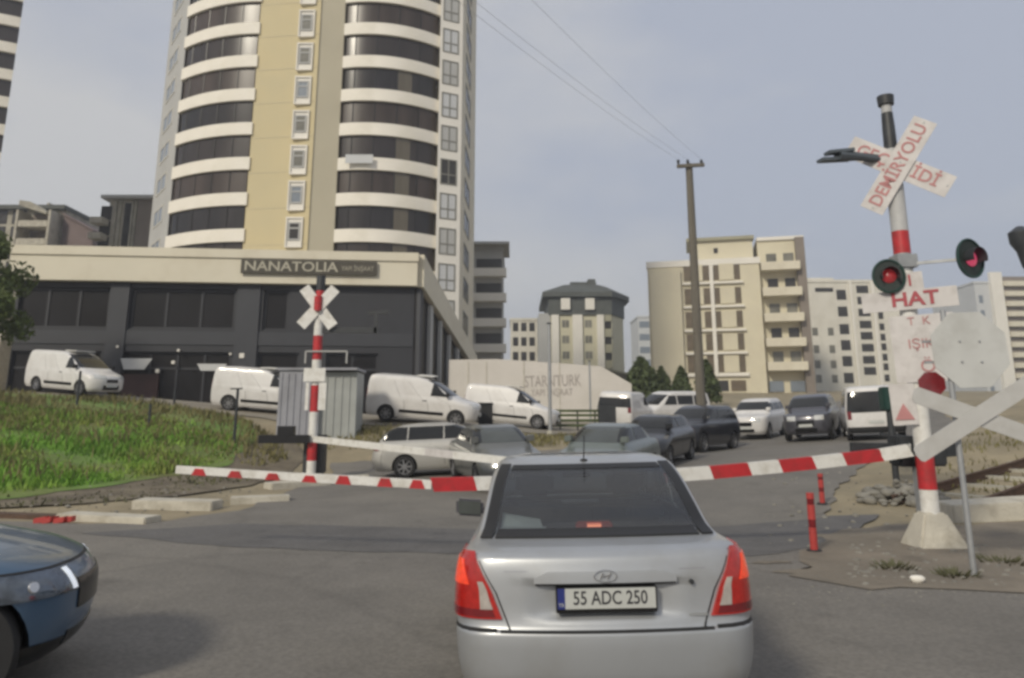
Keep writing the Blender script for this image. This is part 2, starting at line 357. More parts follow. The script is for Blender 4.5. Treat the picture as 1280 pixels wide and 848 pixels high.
def hgt(x, y):
    x = np.atleast_1d(np.asarray(x, float)); y = np.atleast_1d(np.asarray(y, float))
    xc = np.clip(x, -55, 55); yc = np.clip(y, -2, 115)
    d = np.sqrt((xc[:, None]-TX[:, 0])**2+(yc[:, None]-TX[:, 1])**2)
    z = (np.where(d > 0, d*d*np.log(d+1e-9), 0)) @ TW[:-3] + TW[-3]+TW[-2]*xc+TW[-1]*yc
    z = z*sstep(11.5, 17, yc)
    return z
def h1(x, y): return float(hgt(x, y)[0])
def axis(stops):
    a = []
    for (s, e, st) in stops: a += list(np.arange(s, e, st))
    return a+[stops[-1][1]]
gx = axis([(-420, -60, 40), (-60, -24, 4), (-24, 24, .6), (24, 60, 4), (60, 420, 40)])
gy = axis([(-60, -4, 7), (-4, 50, .6), (50, 120, 5), (120, 760, 60)])
XX, YY = np.meshgrid(gx, gy); ZZ = hgt(XX.ravel(), YY.ravel())
bump = np.array([random.uniform(-.010, .010) for _ in ZZ]); ZZ = ZZ-.018+bump*(YY.ravel() > 12)
g = MB(); nx = len(gx)
g.v = list(zip(XX.ravel(), YY.ravel(), ZZ)); g.f = [(j*nx+i, j*nx+i+1, (j+1)*nx+i+1, (j+1)*nx+i) for j in range(len(gy)-1) for i in range(nx-1)]; g.m = [0]*len(g.f)
tag(g.build('ground', 'dirt', smooth=60), kind='structure')
def sheet(name, poly, m, off, step=.6, kind='structure', jag=0.):
    if jag:
        q = []
        for i, p in enumerate(poly):
            p2 = poly[(i+1) % len(poly)]; n = max(1, int(math.dist(p, p2)/.5)); n = min(n, 60)
            for k in range(n):
                t = k/n; j = jag if k else 0
                q.append((p[0]+(p2[0]-p[0])*t+random.uniform(-j, j), p[1]+(p2[1]-p[1])*t+random.uniform(-j, j)))
        poly = q
    bm = bmesh.new(); vs = [bm.verts.new((p[0], p[1], 0)) for p in poly]; tri = tessellate_polygon([[Vector((p[0], p[1], 0)) for p in poly]])
    for t3 in tri:
        try: bm.faces.new([vs[i] for i in t3])
        except ValueError: pass
    xs = [p[0] for p in poly]; ys = [p[1] for p in poly]
    for ax, lo, hi in ((0, min(xs), max(xs)), (1, min(ys), max(ys))):
        t = lo+step
        while t < hi:
            if -26 < t < 60:
                co = (t, 0, 0) if ax == 0 else (0, t, 0); no = (1, 0, 0) if ax == 0 else (0, 1, 0)
                bmesh.ops.bisect_plane(bm, geom=bm.verts[:]+bm.edges[:]+bm.faces[:], plane_co=co, plane_no=no)
            t += step
    bmesh.ops.remove_doubles(bm, verts=bm.verts, dist=.001)
    z = hgt([v.co.x for v in bm.verts], [v.co.y for v in bm.verts])
    for v, zz in zip(bm.verts, z): v.co.z = zz+off
    bmesh.ops.recalc_face_normals(bm, faces=bm.faces)
    for f in bm.faces:
        if f.normal.z < 0: f.normal_flip()
    me = bpy.data.meshes.new(name); bm.to_mesh(me); bm.free(); me.materials.append(M[m]); me.shade_smooth()
    o = bpy.data.objects.new(name, me); C.objects.link(o); return tag(o, kind=kind)
road_poly = [(-30, -15), (30, -15), (30, 7.6), gp(1280, 742), gp(1090, 736), gp(1000, 712), gp(1035, 698), (5.6, 14), (6.4, 16), (9.4, 21.5), (13.2, 25.2), (17, 29), (24, 43), (40, 75),
             (34, 78), (17, 47), (7.8, 36), (3.2, 29.2), (-1, 26.6), (-6, 26.0), (-5.4, 23.3), gp(300, 641), gp(180, 657), gp(0, 653), (-30, 14.2)]
sheet('road', road_poly, 'asphalt', .012, jag=.12)
sheet('crossing_deck', [gp(100, 668), gp(300, 686), gp(560, 694), gp(940, 697), gp(1033, 684), gp(1100, 650), gp(1040, 650), gp(900, 660), gp(640, 664), gp(300, 656)], 'tar', .017, jag=.07)
sheet('road_patch', [gp(120, 700), gp(330, 720), gp(520, 735), gp(520, 760), gp(300, 752), gp(120, 735)], 'tar', .016, jag=.1) if False else None
sheet('parking_apron', [(-42, 32.6), (-21, 32.4), (-13, 32.6), (-8, 31.0), (-2, 31.0), (2.2, 34.5), (7, 46), (7, 70), (-42, 70)], 'apron', .02, jag=.15)
sheet('gravel_shoulder', [gp(985, 722), gp(1090, 740), gp(1280, 744), (30, 7.7), (30, 12.5), (14, 13.5), (6.6, 13.8), (5.2, 12.9), (4.3, 11.4), gp(1000, 704)], 'shoulder', .022, jag=.30)
for k_, (px_, py_, sx_, sy_) in enumerate(((1010, 716, .5, .16), (1045, 672, .4, .3), (965, 705, .3, .12))):
    x_, y_ = gp(px_, py_); sheet('sand_patch', [(x_+sx_*math.cos(a_*.524)*random.uniform(.5, 1.2), y_+sy_*math.sin(a_*.524)*random.uniform(.5, 1.2)) for a_ in range(12)], 'shoulder', .0195+.0004*k_, step=5)
verge = [(-44, 17.4), (-14, 16.6), (-11, 16.7), (-9.9, 18.6), (-9.1, 21.5), (-8.7, 24.5), (-9.2, 28.0), (-10.6, 31), (-14, 32.8), (-44, 34.5)]
sheet('earth_bank', [(-12.5, 16.2), (-10.8, 15.9), (-9.0, 16.6), (-7.6, 18.2), (-6.8, 20.5), (-6.9, 24), (-6.9, 26.5), (-7.8, 28.2), (-9.4, 28.2), (-8.9, 24.5), (-9.3, 21.5), (-10.1, 18.6), (-11.5, 16.8)], 'earth', .020, jag=.10)
sheet('grass_verge', verge, 'soil', .035, jag=.2)
sheet('far_land', [(-400, 118), (400, 118), (400, 740), (-400, 740)], 'farland', .05, step=900)

# ------------------------------------------------------------------ grass
def inside(p, poly):
    x, y = p; c = False
    for i in range(len(poly)):
        x1, y1 = poly[i]; x2, y2 = poly[i-1]
        if (y1 > y) != (y2 > y) and x < (x2-x1)*(y-y1)/(y2-y1)+x1: c = not c
    return c
def blades(name, poly, n, hmin, hmax, m, bbox, wd=.03, clump=None, lean=.5):
    mb = MB(); pts = []
    while len(pts) < n:
        p = (random.uniform(bbox[0], bbox[1]), random.uniform(bbox[2], bbox[3]))
        if inside(p, poly):
            if clump:
                q = math.sin(p[0]*1.3+math.sin(p[1]*.9)*2)+math.sin(p[1]*1.7+p[0]*.6)
                if random.random() > .5+.35*q*clump: continue
            pts.append(p)
    zs = hgt([p[0] for p in pts], [p[1] for p in pts])
    for (x, y), z in zip(pts, zs):
        a = random.uniform(0, 2*PI); hh = random.uniform(hmin, hmax)*(1+.5*math.sin(x*.9)*math.sin(y*1.1)); ww = wd*random.uniform(.6, 1.5)
        lx, ly = random.uniform(-lean, lean)*hh, random.uniform(-lean, lean)*hh
        dx, dy = math.cos(a)*ww, math.sin(a)*ww
        mb.add([(x-dx, y-dy, z), (x+dx, y+dy, z), (x+lx*.5+dx*.7, y+ly*.5+dy*.7, z+hh*.6), (x+lx, y+ly, z+hh), (x+lx*.5-dx*.7, y+ly*.5-dy*.7, z+hh*.6)], [(0, 1, 2, 3, 4)])
    return tag(mb.build(name, m), kind='stuff')
inner = [(-44, 17.6), (-14, 16.9), (-11.4, 17.0), (-10.2, 18.9), (-9.4, 21.7), (-9.0, 24.5), (-9.4, 27), (-12, 29), (-44, 29)]
blades('grass', inner, 34000, .05, .24, 'grass', (-26, -8.5, 16.4, 29), .03, clump=.6)
blades('tall_grass', inner, 1500, .25, .5, 'drygrass', (-24, -8.5, 16.4, 29), .02, clump=1.)
blades('dry_grass', [(-44, 26), (-8, 24.5), (-7.4, 26), (-9.2, 29.2), (-11, 31.2), (-14.4, 33), (-44, 34)], 9000, .08, .30, 'drygrass', (-30, -7, 24, 34), .03, clump=.7)
blades('dry_grass', [(-7.8, 27.5), (-3, 27), (0, 28), (4, 31), (5, 36), (2, 34), (-2, 30.4), (-8, 30.6)], 2600, .05, .22, 'drygrass', (-8, 5, 26.5, 36), .025, clump=.7)
blades('dry_grass', [(8, 14.8), (20, 15), (24, 26), (15, 25.5), (11, 21)], 1500, .04, .16, 'drygrass', (8, 24, 14.5, 26), .022, clump=.9)
blades('weeds', [(-13, 16.4), (-10.4, 15.9), (-8.2, 17), (-7.2, 22), (-8.6, 25), (-9.4, 18.2)], 420, .03, .11, 'weed', (-13, -6.6, 15.8, 22), .03, clump=.9)

# ------------------------------------------------------------------ buildings
def arc(p0, p1, bulge, n=14):         # plan arc from p0 to p1 bulging to -Y side (bulge metres)
    p0, p1 = Vector((p0[0], p0[1], 0)), Vector((p1[0], p1[1], 0)); d = p1-p0; nrm = Vector((d.y, -d.x, 0)).normalized()
    return [tuple((p0+d*t+nrm*bulge*4*t*(1-t)).xy) for t in [i/n for i in range(n+1)]]
def off(poly, dy): return [(x, y+dy) for x, y in poly]
# residential tower
def X(px, Y, py=300): return at(px, py, Y).x
TB = 2.4; FL = 3.08; NF = 17
tower = thing('apartment_tower', 'tall beige and white apartment tower with rounded dark-glazed balconies rising above the shop podium', 'apartment tower', (0, 0, TB))
z_band0 = 16.95-TB-FL*4      # middle of the lowest parapet
HT = z_band0+FL*NF+1.0
xa, xb, xc, xd, xe, xf = X(198, 61.5), X(303, 60), X(416, 60), X(545, 62.2), X(575, 63.2), X(588, 73)
core = MB()
core.prism([(xa, 64.5), (xb-.2, 62.4), (xc+.2, 62.4), (xd, 63.2), (xd, 80), (xa-1.0, 80)], 0, HT)
core.build('wall', 'greybeige', tower)
ctr = MB()
ctr.prism([(xb, 60.2), (X(385, 59.6), 59.5), (X(385, 59.6), 62.5), (xb, 62.5)], 0, HT)
ctr.prism([(X(385, 59.6), 59.62), (xc, 60.3), (xc, 62.5), (X(385, 59.6)+.003, 62.5)], 0, HT, 1)  # right-turned facet: its shade is put into the greyer beige
for i in range(NF+1):
    z = z_band0+FL*i-.9
    ctr.prism([(xb+.02, 60.18), (X(385, 59.6)-.02, 59.48), (X(385, 59.6)-.02, 59.7), (xb+.02, 60.4)], z, z+.035, 1)
ctr.build('stair_wall', ['beige', 'greybeige'], tower)
strip = MB(); sx0, sx1 = X(358, 59.5), X(376, 59.5)
for i in range(NF):
    z = z_band0+FL*i
    for a, b in ((sx0-.10, sx0), (sx1, sx1+.10)): strip.box(a, b, 59.38, 59.9, z-1.2, z+1.35)
    strip.box(sx0, sx1, 59.39, 59.9, z-1.2, z-1.1); strip.box(sx0, sx1, 59.39, 59.9, z+1.2, z+1.33)
    strip.box(sx0-.0, sx1, 59.5, 59.9, z-1.1, z+1.2)
strip.build('window_surround', 'white_render', tower)
random.seed(3)
wproto = None
def win_mesh(name, W, H, fr=.07, mull=1, trans=None, mats=('frame_grey',), t=.08):
    f = MB()
    f.box(0, fr, 0, t, 0, H); f.box(W-fr, W, 0, t, 0, H); f.box(fr, W-fr, 0, t, 0, fr); f.box(fr, W-fr, 0, t, H-fr, H)
    for k in range(mull): xx = W*(k+1)/(mull+1); f.box(xx-fr/2, xx+fr/2, .01, t, fr, H-fr)
    if trans: f.box(fr, W-fr, .005, t, trans-fr/2, trans+fr/2)
    return f
def pane_mesh(W, H, t=.08, fr=.06): return MB().box(fr, W-fr, t*.55, t*.9, fr, H-fr)
def add_windows(parent, spots, W, H, fmat, pmats, rz=0., name='window', **k):
    """one window part with a pane sub-part for every spot (x, y, z), meshes shared"""
    f0 = None
    for i, (x, y, z) in enumerate(spots):
        pm = pmats[i % len(pmats)] if len(pmats) else 'pane'
        if f0 is None:
            f0 = win_mesh(name, W, H, **k).build(name, fmat, parent); pn = {}
            f = f0
        else:
            f = f0.copy(); C.objects.link(f); f.parent = parent
        f.location = (x, y, z); f.rotation_euler = (0, 0, rz)
        if pm not in pn: p = pane_mesh(W, H).build('pane', pm, f); pn[pm] = p
        else: p = pn[pm].copy(); C.objects.link(p); p.parent = f
    return f0
Wd = (sx1-sx0)-.2
add_windows(tower, [(sx0+.1, 59.42, z_band0+FL*i-.6) for i in range(NF)], Wd, 1.5, 'aptgrey', ['pane', 'bluepane', 'pane', 'pane', 'pane_dark', 'bluepane', 'pane'], fr=.12, trans=1.0, mull=0)
# balconies: a white rounded parapet and, above it, dark glazing
def balcony_stack(p0, p1, bulge, backY, skew):
    o = arc(p0, p1, bulge); o = [(x, y+skew*(i/(len(o)-1))**2.0 if skew > 0 else y-skew*(1-i/(len(o)-1))**2.0) for i, (x, y) in enumerate(o)]
    back = [(o[-1][0], backY), (o[0][0], backY)]
    inn = [(x, y+.28) for x, y in o]; inn[0] = (inn[0][0]+.2, inn[0][1]); inn[-1] = (inn[-1][0]-.2, inn[-1][1])
    pa = MB().prism(o+back, -.56, .52)
    gl = MB(); gl.prism(inn+[(inn[-1][0], backY), (inn[0][0], backY)], .524, FL-.564)
    for k in range(2, len(inn)-1, 3): gl.box(inn[k][0]-.03, inn[k][0]+.03, inn[k][1]-.06, inn[k][1]+.02, .53, FL-.57, 1)
    li = MB(); li.prism([(x, y-.03) for x, y in inn[8:11]]+[(x, y-.005) for x, y in reversed(inn[8:11])], .53, FL-.57)
    b0 = None
    for i in range(NF):
        if b0 is None:
            b = b0 = pa.build('balcony', 'band', tower, smooth=30); gg = gl.build('glazing', ['balglass', 'blackgloss'], b, smooth=30)
        else:
            b = b0.copy(); C.objects.link(b); b.parent = tower
            q = gg.copy(); C.objects.link(q); q.parent = b
            if i % 3: q.material_slots[0].link = 'OBJECT'; q.material_slots[0].material = M['balglass3' if (i*7+int(skew > 0)) % 5 < 2 else 'balglass4']
        b.location = (0, 0, z_band0+FL*i)
        if skew > 0 and i in (4, 5, 6, 8, 3):
            q = li.build('pale_panel', 'balglass2', b)  # glass panel of a paler tint
balcony_stack((xa, 61.4), (xb+.1, 60.0), .35, 64.0, -1.3)
balcony_stack((xc-.2, 60.35), (xd, 61.6), .9, 63.0, .9)
bn = MB().box(X(428, 60), X(463, 60), 60.02, 60.06, 0, .75).build('banner', 'palegrey', tower); bn.location = (0, -.35, z_band0+FL*6-.15)
# white window bay on the right and the receding side
bay = MB(); bay.prism([(xd, 62.1), (xe, 63.0), (xe, 66), (xd, 66)], 0, HT); bay.build('window_bay', 'white_render', tower)
ang = math.atan2(.9, xe-xd); BW = math.hypot(.9, xe-xd)
dirx = Vector((xe-xd, .9, 0)).normalized()
spots = []
for i in range(NF):
    p = Vector((xd, 62.1, 0))+dirx*(BW*.12)+Vector((dirx.y, -dirx.x, 0))*.05; spots.append((p.x, p.y, z_band0+FL*i-1.1))
add_windows(tower, spots, BW*.7, 2.3, 'frame_grey', ['aptgrey', 'palegrey', 'aptgrey', 'palegrey', 'aptgrey', 'palegrey', 'pane_dark'], rz=ang, fr=.10, trans=.9, mull=1)
edge = MB(); edge.prism([(xe+.003, 63.05), (xf, 72), (xf, 80), (xe+.003, 80)], 0, HT); edge.build('side_wall', 'cream', tower)
sd_ = Vector((xf-xe, 8.95, 0)).normalized(); a2 = math.atan2(sd_.y, sd_.x)
spots = []
for i in range(NF):
    p = Vector((xe, 63.05, 0))+sd_*3.2+Vector((sd_.y, -sd_.x, 0))*.05; spots.append((p.x, p.y, z_band0+FL*i-1.0))
add_windows(tower, spots, 4.4, 1.9, 'frame_grey', ['pane_dark'], rz=a2, fr=.1, mull=1, name='side_window')
# bluish left return of the tower
lr = MB(); lr.prism([(X(186, 69), 69), (xa+.05, 62.9), (xa+.05, 69)], 0, HT); lr.build('left_return', 'aptgrey', tower)
d3 = Vector((xa+.05-X(186, 69), -6.1, 0)).normalized(); a3 = math.atan2(d3.y, d3.x)
spots = []
for i in range(NF):
    p = Vector((X(186, 69), 69, 0))+d3*1.4+Vector((d3.y, -d3.x, 0))*.06; spots.append((p.x, p.y, z_band0+FL*i-.6))
add_windows(tower, spots, 3.6, 1.6, 'sills', ['bluepane'], rz=a3, fr=.12, mull=1, name='return_window')
MB().prism([(xa-1.4, 63), (xb, 59.9), (xc, 59.9), (xe+.2, 62.8), (xf+.1, 80), (xa-1.4, 80)], HT+.004, HT+.7).build('roof', 'white_render', tower)

# shop podium
pod = thing('shop_building', 'two-storey anthracite shop building with a cream fascia and a dark sign board', 'shop building', (-30.0, 45.4, 2.2))
PL = Vector((-6.15+30.0, 47.6-45.4, 0)); LEN = PL.length; pod.rotation_euler = (0, 0, math.atan2(PL.y, PL.x))
ZT = 12.45-2.2; ZB = 10.35-2.2
def pu(px): # photo column -> distance along the front
    k = (px-640)/FPX*1.03
    t = (k*45.4+30.0)/((PL.x/LEN)-k*(PL.y/LEN)); return t
wallp = MB()
u0, u1 = .15, LEN-.05
bays_top = [(pu(30), pu(146)), (pu(172), pu(301)), (pu(335), pu(366))]
zs0, zs1 = zat(412, 46.3)-2.2, ZB-.35
gz0, gz1 = .0, zat(440, 46.3)-2.2
bays_bot = [(pu(33), pu(143)), (pu(168), pu(300)), (pu(333), pu(382)), (pu(415), pu(478))]
cuts = sorted([b for b in bays_top])
def facade_row(bays, z0, z1, za, zb, m=0):
    x = u0
    for a, b in bays:
        wallp.box(x, a, 0, .5, za, zb, m); wallp.box(a, b, 0, .5, za, z0, m) if z0 > za+.01 else None; wallp.box(a, b, 0, .5, z1, zb, m) if zb > z1+.01 else None
        x = b
    wallp.box(x, u1, 0, .5, za, zb, m)
zm = (zs0+gz1)/2
facade_row(bays_bot, -1.4, gz1, -1.4, zm)
facade_row(bays_top, zs0, zs1, zm, ZB)
wallp.box(u0, u1-2, 13, 13.4, -1.4, ZB); wallp.box(u0, u0+.4, .51, 13, -1.4, ZB)
wallp.build('wall', 'anthracite', pod)
for a, b in ((pu(147), pu(170)), (pu(303), pu(331))):
    MB().box(a, b, -.14, -.004, -1.4, ZB-.02).build('pier', 'anth2', pod)
sl = MB().box(u0, u1, -.06, -.003, zm-.25, zs0-.12); sl.build('spandrel_band', 'anth2', pod)
for (a, b), n in zip(bays_top, (3, 3, 1)):
    f = win_mesh('w', b-a, zs1-zs0, fr=.16, mull=n-1, t=.12).build('upper_window', 'anthracite', pod, loc=(a, .18, zs0)); pane_mesh(b-a, zs1-zs0, t=.12).build('pane', 'shopglass', f)
for (a, b), n in zip(bays_bot, (3, 4, 1, 2)):
    f = win_mesh('w', b-a, gz1+1.4, fr=.14, mull=n-1, t=.12, trans=gz1+.4).build('shop_front', 'anthracite', pod, loc=(a, .2, -1.4)); pane_mesh(b-a, gz1+1.4, t=.12).build('pane', 'shopglass', f)
MB().box(pu(172), pu(215), -.03, .17, -1.3, zat(468, 46.3)-2.2).build('shutter', 'maroon', pod)
for px0, px1, py0, py1 in ((171, 209, 449, 463), (263, 299, 455, 464)):
    a, b = pu(px0), pu(px1); z1, z0 = zat(py0, 46)-2.2, zat(py1, 46)-2.2; i = (b-a)*.18
    MB().plate([(a, -.5, z1), (b, -.5, z1), (b-i, -.75, z0), (a+i, -.75, z0)], .05, (0, 1, 0)).build('awning', 'aptgrey', pod)
for px, py, s_ in ((314, 444, .30), (232, 453, .2), (214, 464, .22), (163, 434, .14), (237, 438, .16), (300, 442, .14)):
    a = pu(px); z = zat(py, 46)-2.2; MB().box(a-s_/2, a+s_/2, -.22, -.07, z-s_/2, z+s_/2).build('wall_lamp', 'white_render', pod, bevel=.02)
fa = MB(); fa.box(-.35, LEN+.12, -.55, .55, ZB, ZT-.55); fa.box(-.42, LEN+.18, -.66, .6, ZT-.547, ZT)
fa.build('fascia', 'cream', pod)
MB().prism([(0, .56), (LEN-.6, .56), (LEN-4, 14), (0, 14)], ZB+.2, ZT-.7).build('roof', 'concrete', pod)
# raked right-hand side
c0 = Vector((LEN+.0, 0, 0)); rzp = pod.rotation_euler.z
far = at(589, 446, 60.5); fl_ = Matrix.Rotation(-rzp, 3, 'Z') @ (far-Vector((-30.0, 45.4, 2.2)))
dv = Vector((fl_.x-LEN, fl_.y, 0)); SL = dv.length; dn = dv.normalized(); nn = Vector((dn.y, -dn.x, 0))
rk = MB(); e0, e1 = Vector((LEN+.05, .0, 0)), Vector((fl_.x, fl_.y, 0)); zt1 = fl_.z
hh0 = ZT-ZB
rk.add([e0+nn*.5+Vector((0,0,ZB)), e0+nn*.5+Vector((0,0,ZT)), e1+nn*.5+Vector((0,0,zt1)), e1+nn*.5+Vector((0,0,zt1-hh0*.55)),
        e0-nn*.3+Vector((0,0,ZB)), e0-nn*.3+Vector((0,0,ZT)), e1-nn*.3+Vector((0,0,zt1)), e1-nn*.3+Vector((0,0,zt1-hh0*.55))],
       [(0,1,2,3), (7,6,5,4), (0,4,5,1), (1,5,6,2), (2,6,7,3), (3,7,4,0)])
rk.build('raked_fascia', 'cream', pod)
sw = MB(); nseg = 6
def rz_(t): return ZB+(zt1-hh0*.55-ZB)*t-.02
sw.add([e0+nn*.1+Vector((0,0,-1.4)), e0+nn*.1+Vector((0,0,rz_(0))), e1+nn*.1+Vector((0,0,rz_(1))), e1+nn*.1+Vector((0,0,-1.4)),
        e0-nn*.2+Vector((0,0,-1.4)), e0-nn*.2+Vector((0,0,rz_(0))), e1-nn*.2+Vector((0,0,rz_(1))), e1-nn*.2+Vector((0,0,-1.4))],
       [(0,1,2,3), (7,6,5,4), (0,4,5,1), (1,5,6,2), (2,6,7,3), (3,7,4,0)])
sw.build('side_glazing', 'shopglass', pod)
for k in range(nseg+1):
    t = k/nseg; p = e0+(e1-e0)*(.02+t*.95); wv = .55 if k in (0, 1) else .28
    pr = MB(); pr.obox(p+nn*.2+Vector((0, 0, (rz_(t)-1.4)/2)), dn*wv/2, nn*.12, Vector((0, 0, (rz_(min(1, t+.04))+1.4)/2))); pr.build('side_pier', 'aptgrey' if k else 'anth2', pod)
# sign board
sgn = MB().box(pu(308), pu(474), -.78, -.665, zat(344, 46.5)-2.2, zat(327, 46.5)-2.2).build('sign_board', 'signdark', pod)
zc = (zat(344, 46.5)+zat(327, 46.5))/2-2.2
lettering('NANATOLIA', .86, frame(((pu(312)+pu(426))/2, -.79, zc), (1, 0, 0), (0, 0, 1)), 'signletter', sgn, .02, sx=1.16, bold=.012)
lettering('YAPI İNŞAAT', .42, frame(((pu(430)+pu(471))/2, -.79, zc-.05), (1, 0, 0), (0, 0, 1)), 'signletter', sgn, .02, sx=.78)

def block(name, label, cat, px0, px1, ytop, ybot, Y, depth, m, rz=0., group=None, roofm=None, par=.5):
    """a plain walled block standing at its photo columns; returns (thing, width, height)"""
    a = at(px0, ybot, Y); b = at(px1, ybot, Y); zt = zat(ytop, Y); H = zt-a.z
    t = thing(name, label, cat, (a.x, Y, a.z-2.0), rz, group); W = b.x-a.x
    MB().box(0, W, 0, depth, 0, H+2-par).build('wall', m, t)
    MB().box(-.15, W+.15, -.15, depth+.15, H+2.003-par, H+2).build('roof', roofm or m, t)
    return t, W, H+2
# grey slab building right of the tower
b, W, H = block('apartment_block', 'slim grey-white block of stacked dark balconies close beside the tall tower', 'apartment block', 589, 628, 309, 452, 88, 14, 'aptgrey')
for i in range(7):
    z = H-2.6-i*2.95
    q = MB().box(.2, W+.45, -1.3, 0, 0, .95).build('balcony', 'white_render', b, loc=(0, -.004, z-1.15)); MB().box(.5, W-.1, -.05, -.01, .95, 2.3).build('opening', 'pane_dark', q)
MB().box(-.2, W+.8, -1.6, 6, H, H+.3).build('canopy', 'aptgrey', b)
# hoarding with faded writing
hq = at(560, 530, 50); ho = thing('site_hoarding', 'long pale hoarding with faded lettering and a raked right end behind the white vans', 'hoarding', (hq.x, 50, h1(hq.x, 50)-.3))
wv = lambda px: at(px, 500, 50).x-hq.x
hz = lambda py: zat(py, 50)-ho.location.z
MB().plate([(0, 0, 0), (wv(790), 0, 0), (wv(790), 0, hz(480)), (wv(752), 0, hz(458)), (wv(620), 0, hz(449)), (0, 0, hz(450))], .25, (0, 1, 0)).build('panel', 'hoard', ho)
for px in (585, 608, 655, 700, 738): MB().box(wv(px)-.03, wv(px)+.03, -.03, -.002, 0, hz(452)).build('panel_joint', 'concrete_light', ho)
lettering('STARNTURK', 1.05, frame((wv(691), -.02, hz(477)), (1, 0, .03), (0, 0, 1)), 'ink', ho, .005, sx=.62)
lettering('YAPI İNŞAAT', .62, frame((wv(690), -.02, hz(491)), (1, 0, .02), (0, 0, 1)), 'ink', ho, .005, sx=.72)
# white block behind the hoarding
b, W, H = block('apartment_block', 'small white apartment block with rows of black windows behind the hoarding lettering', 'apartment block', 638, 690, 398, 470, 150, 12, 'aptwhite')
sp = [(W*(.06+.2*c) + (0 if c else 0), -.05, H-2.6-2.9*r_) for r_ in range(4) for c in range(5)]
add_windows(b, sp, W*.13, 1.7, 'pane_dark', ['pane_dark'], mull=0)
# round-roofed block
cx, Yb = at(737, 480, 140).x, 140.; zb = zat(490, Yb)-2
rt = thing('round_apartment_block', 'cream striped apartment block with a dark grey-green mansard roof and two white dormers', 'apartment block', (cx, Yb, zb))
RW = (at(785, 400, Yb).x-at(690, 400, Yb).x)/2
zz = lambda py: zat(py, Yb)-zb
MB().prism([(-RW, 0), (RW*.62, -.0), (RW*1.02, 5), (RW*1.02, 18), (-RW, 18)], 0, zz(392)).build('wall', 'stripe', rt)
for x0, x1 in ((-.97, -.78), (-.42, -.16), (.22, .40)): MB().box(RW*x0, RW*x1, -.5, -.003, 0, zz(394)).build('pilaster', 'white_render', rt)
for k in range(6):
    q = MB().box(RW*.43, RW*.60, -.35, -.004, 0, 1.5).build('balcony', 'greenwall', rt, loc=(0, 0, zz(402)-k*2.9)); MB().box(RW*.43, RW*.60, -.06, -.005, 1.5, 2.85).build('opening', 'pane_dark', q)
add_windows(rt, [(RW*x, -.06, zz(410)-k*2.9) for x in (-.7, -.1) for k in range(5)], RW*.2, 1.5, 'stripe', ['pane', 'frame_grey'], mull=1)
mz = [zz(392), zz(384), zz(368), zz(362)]
def plan(s, dx=0): return [(-RW*1.18*s+dx, -.9*s), (RW*.62*s+dx, -1.2*s), (RW*1.18*s+dx, 5), (RW*1.18*s+dx, 18*s), (-RW*1.18*s+dx, 18*s)]
mr = MB(); mr.prism([(-RW*1.05, -.3), (RW*.62, -.4), (RW*1.06, 5), (RW*1.06, 18), (-RW*1.05, 18)], zz(394)+.01, zz(372)); mr.prism(plan(1.02), zz(372)+.004, zz(366))
bot = plan(1.02); topp = [(x*.5, 5+(y-5)*.4) for x, y in plan(1.0)]; zb_, zt_ = zz(366)+.004, zz(353)
mr.add([(x, y, zb_) for x, y in bot]+[(x, y, zt_) for x, y in topp], [tuple(range(5, 10)), tuple(reversed(range(5)))]+[(i, (i+1) % 5, 5+(i+1) % 5, 5+i) for i in range(5)])
mr.box(-RW*.42, RW*.28, 3, 9, zt_-.3, zz(349)); mr.box(RW*.06, RW*.26, 3.2, 6, zz(349), zz(345)); mr.build('mansard_roof', 'mansard', rt)
for x in (-.72, -.08): MB().box(RW*x, RW*(x+.24), -.9, -.42, zz(388), zz(374)).build('dormer', 'white_render', rt)
MB().box(-RW*1.3, -RW*1.003, -.2, 8, 0, zz(392)).build('side_bay', 'aptgrey', rt)
# low roof beside it
lw = MB(); q = at(760, 470, 120); o = thing('low_house', 'low house with a sloping brown roof below the dark conifers', 'house', (q.x, 120, zat(500, 120)-2))
MB().box(0, 9, 0, 8, 0, 4.2).build('wall', 'aptyellow', o); MB().add([(-.6, -.6, 6.6), (-.6, 8.6, 6.6), (10, 8.6, 4.3), (10, -.6, 4.3), (-.6, -.6, 6.9), (-.6, 8.6, 6.9), (10, 8.6, 4.6), (10, -.6, 4.6)], [(0,1,2,3), (7,6,5,4), (0,4,5,1), (1,5,6,2), (2,6,7,3), (3,7,4,0)]).build('roof', 'greenwall', o)
# thin far tower
b, W, H = block('apartment_block', 'narrow far greyish block peeping out left of the yellow apartment house', 'apartment block', 800, 822, 395, 480, 190, 12, 'palegrey')
for i in range(7): MB().box(.3, W*.8, -.05, -.003, 0, 1.6).build('window', 'bluepane', b, loc=(0, 0, H-3-i*3.2))
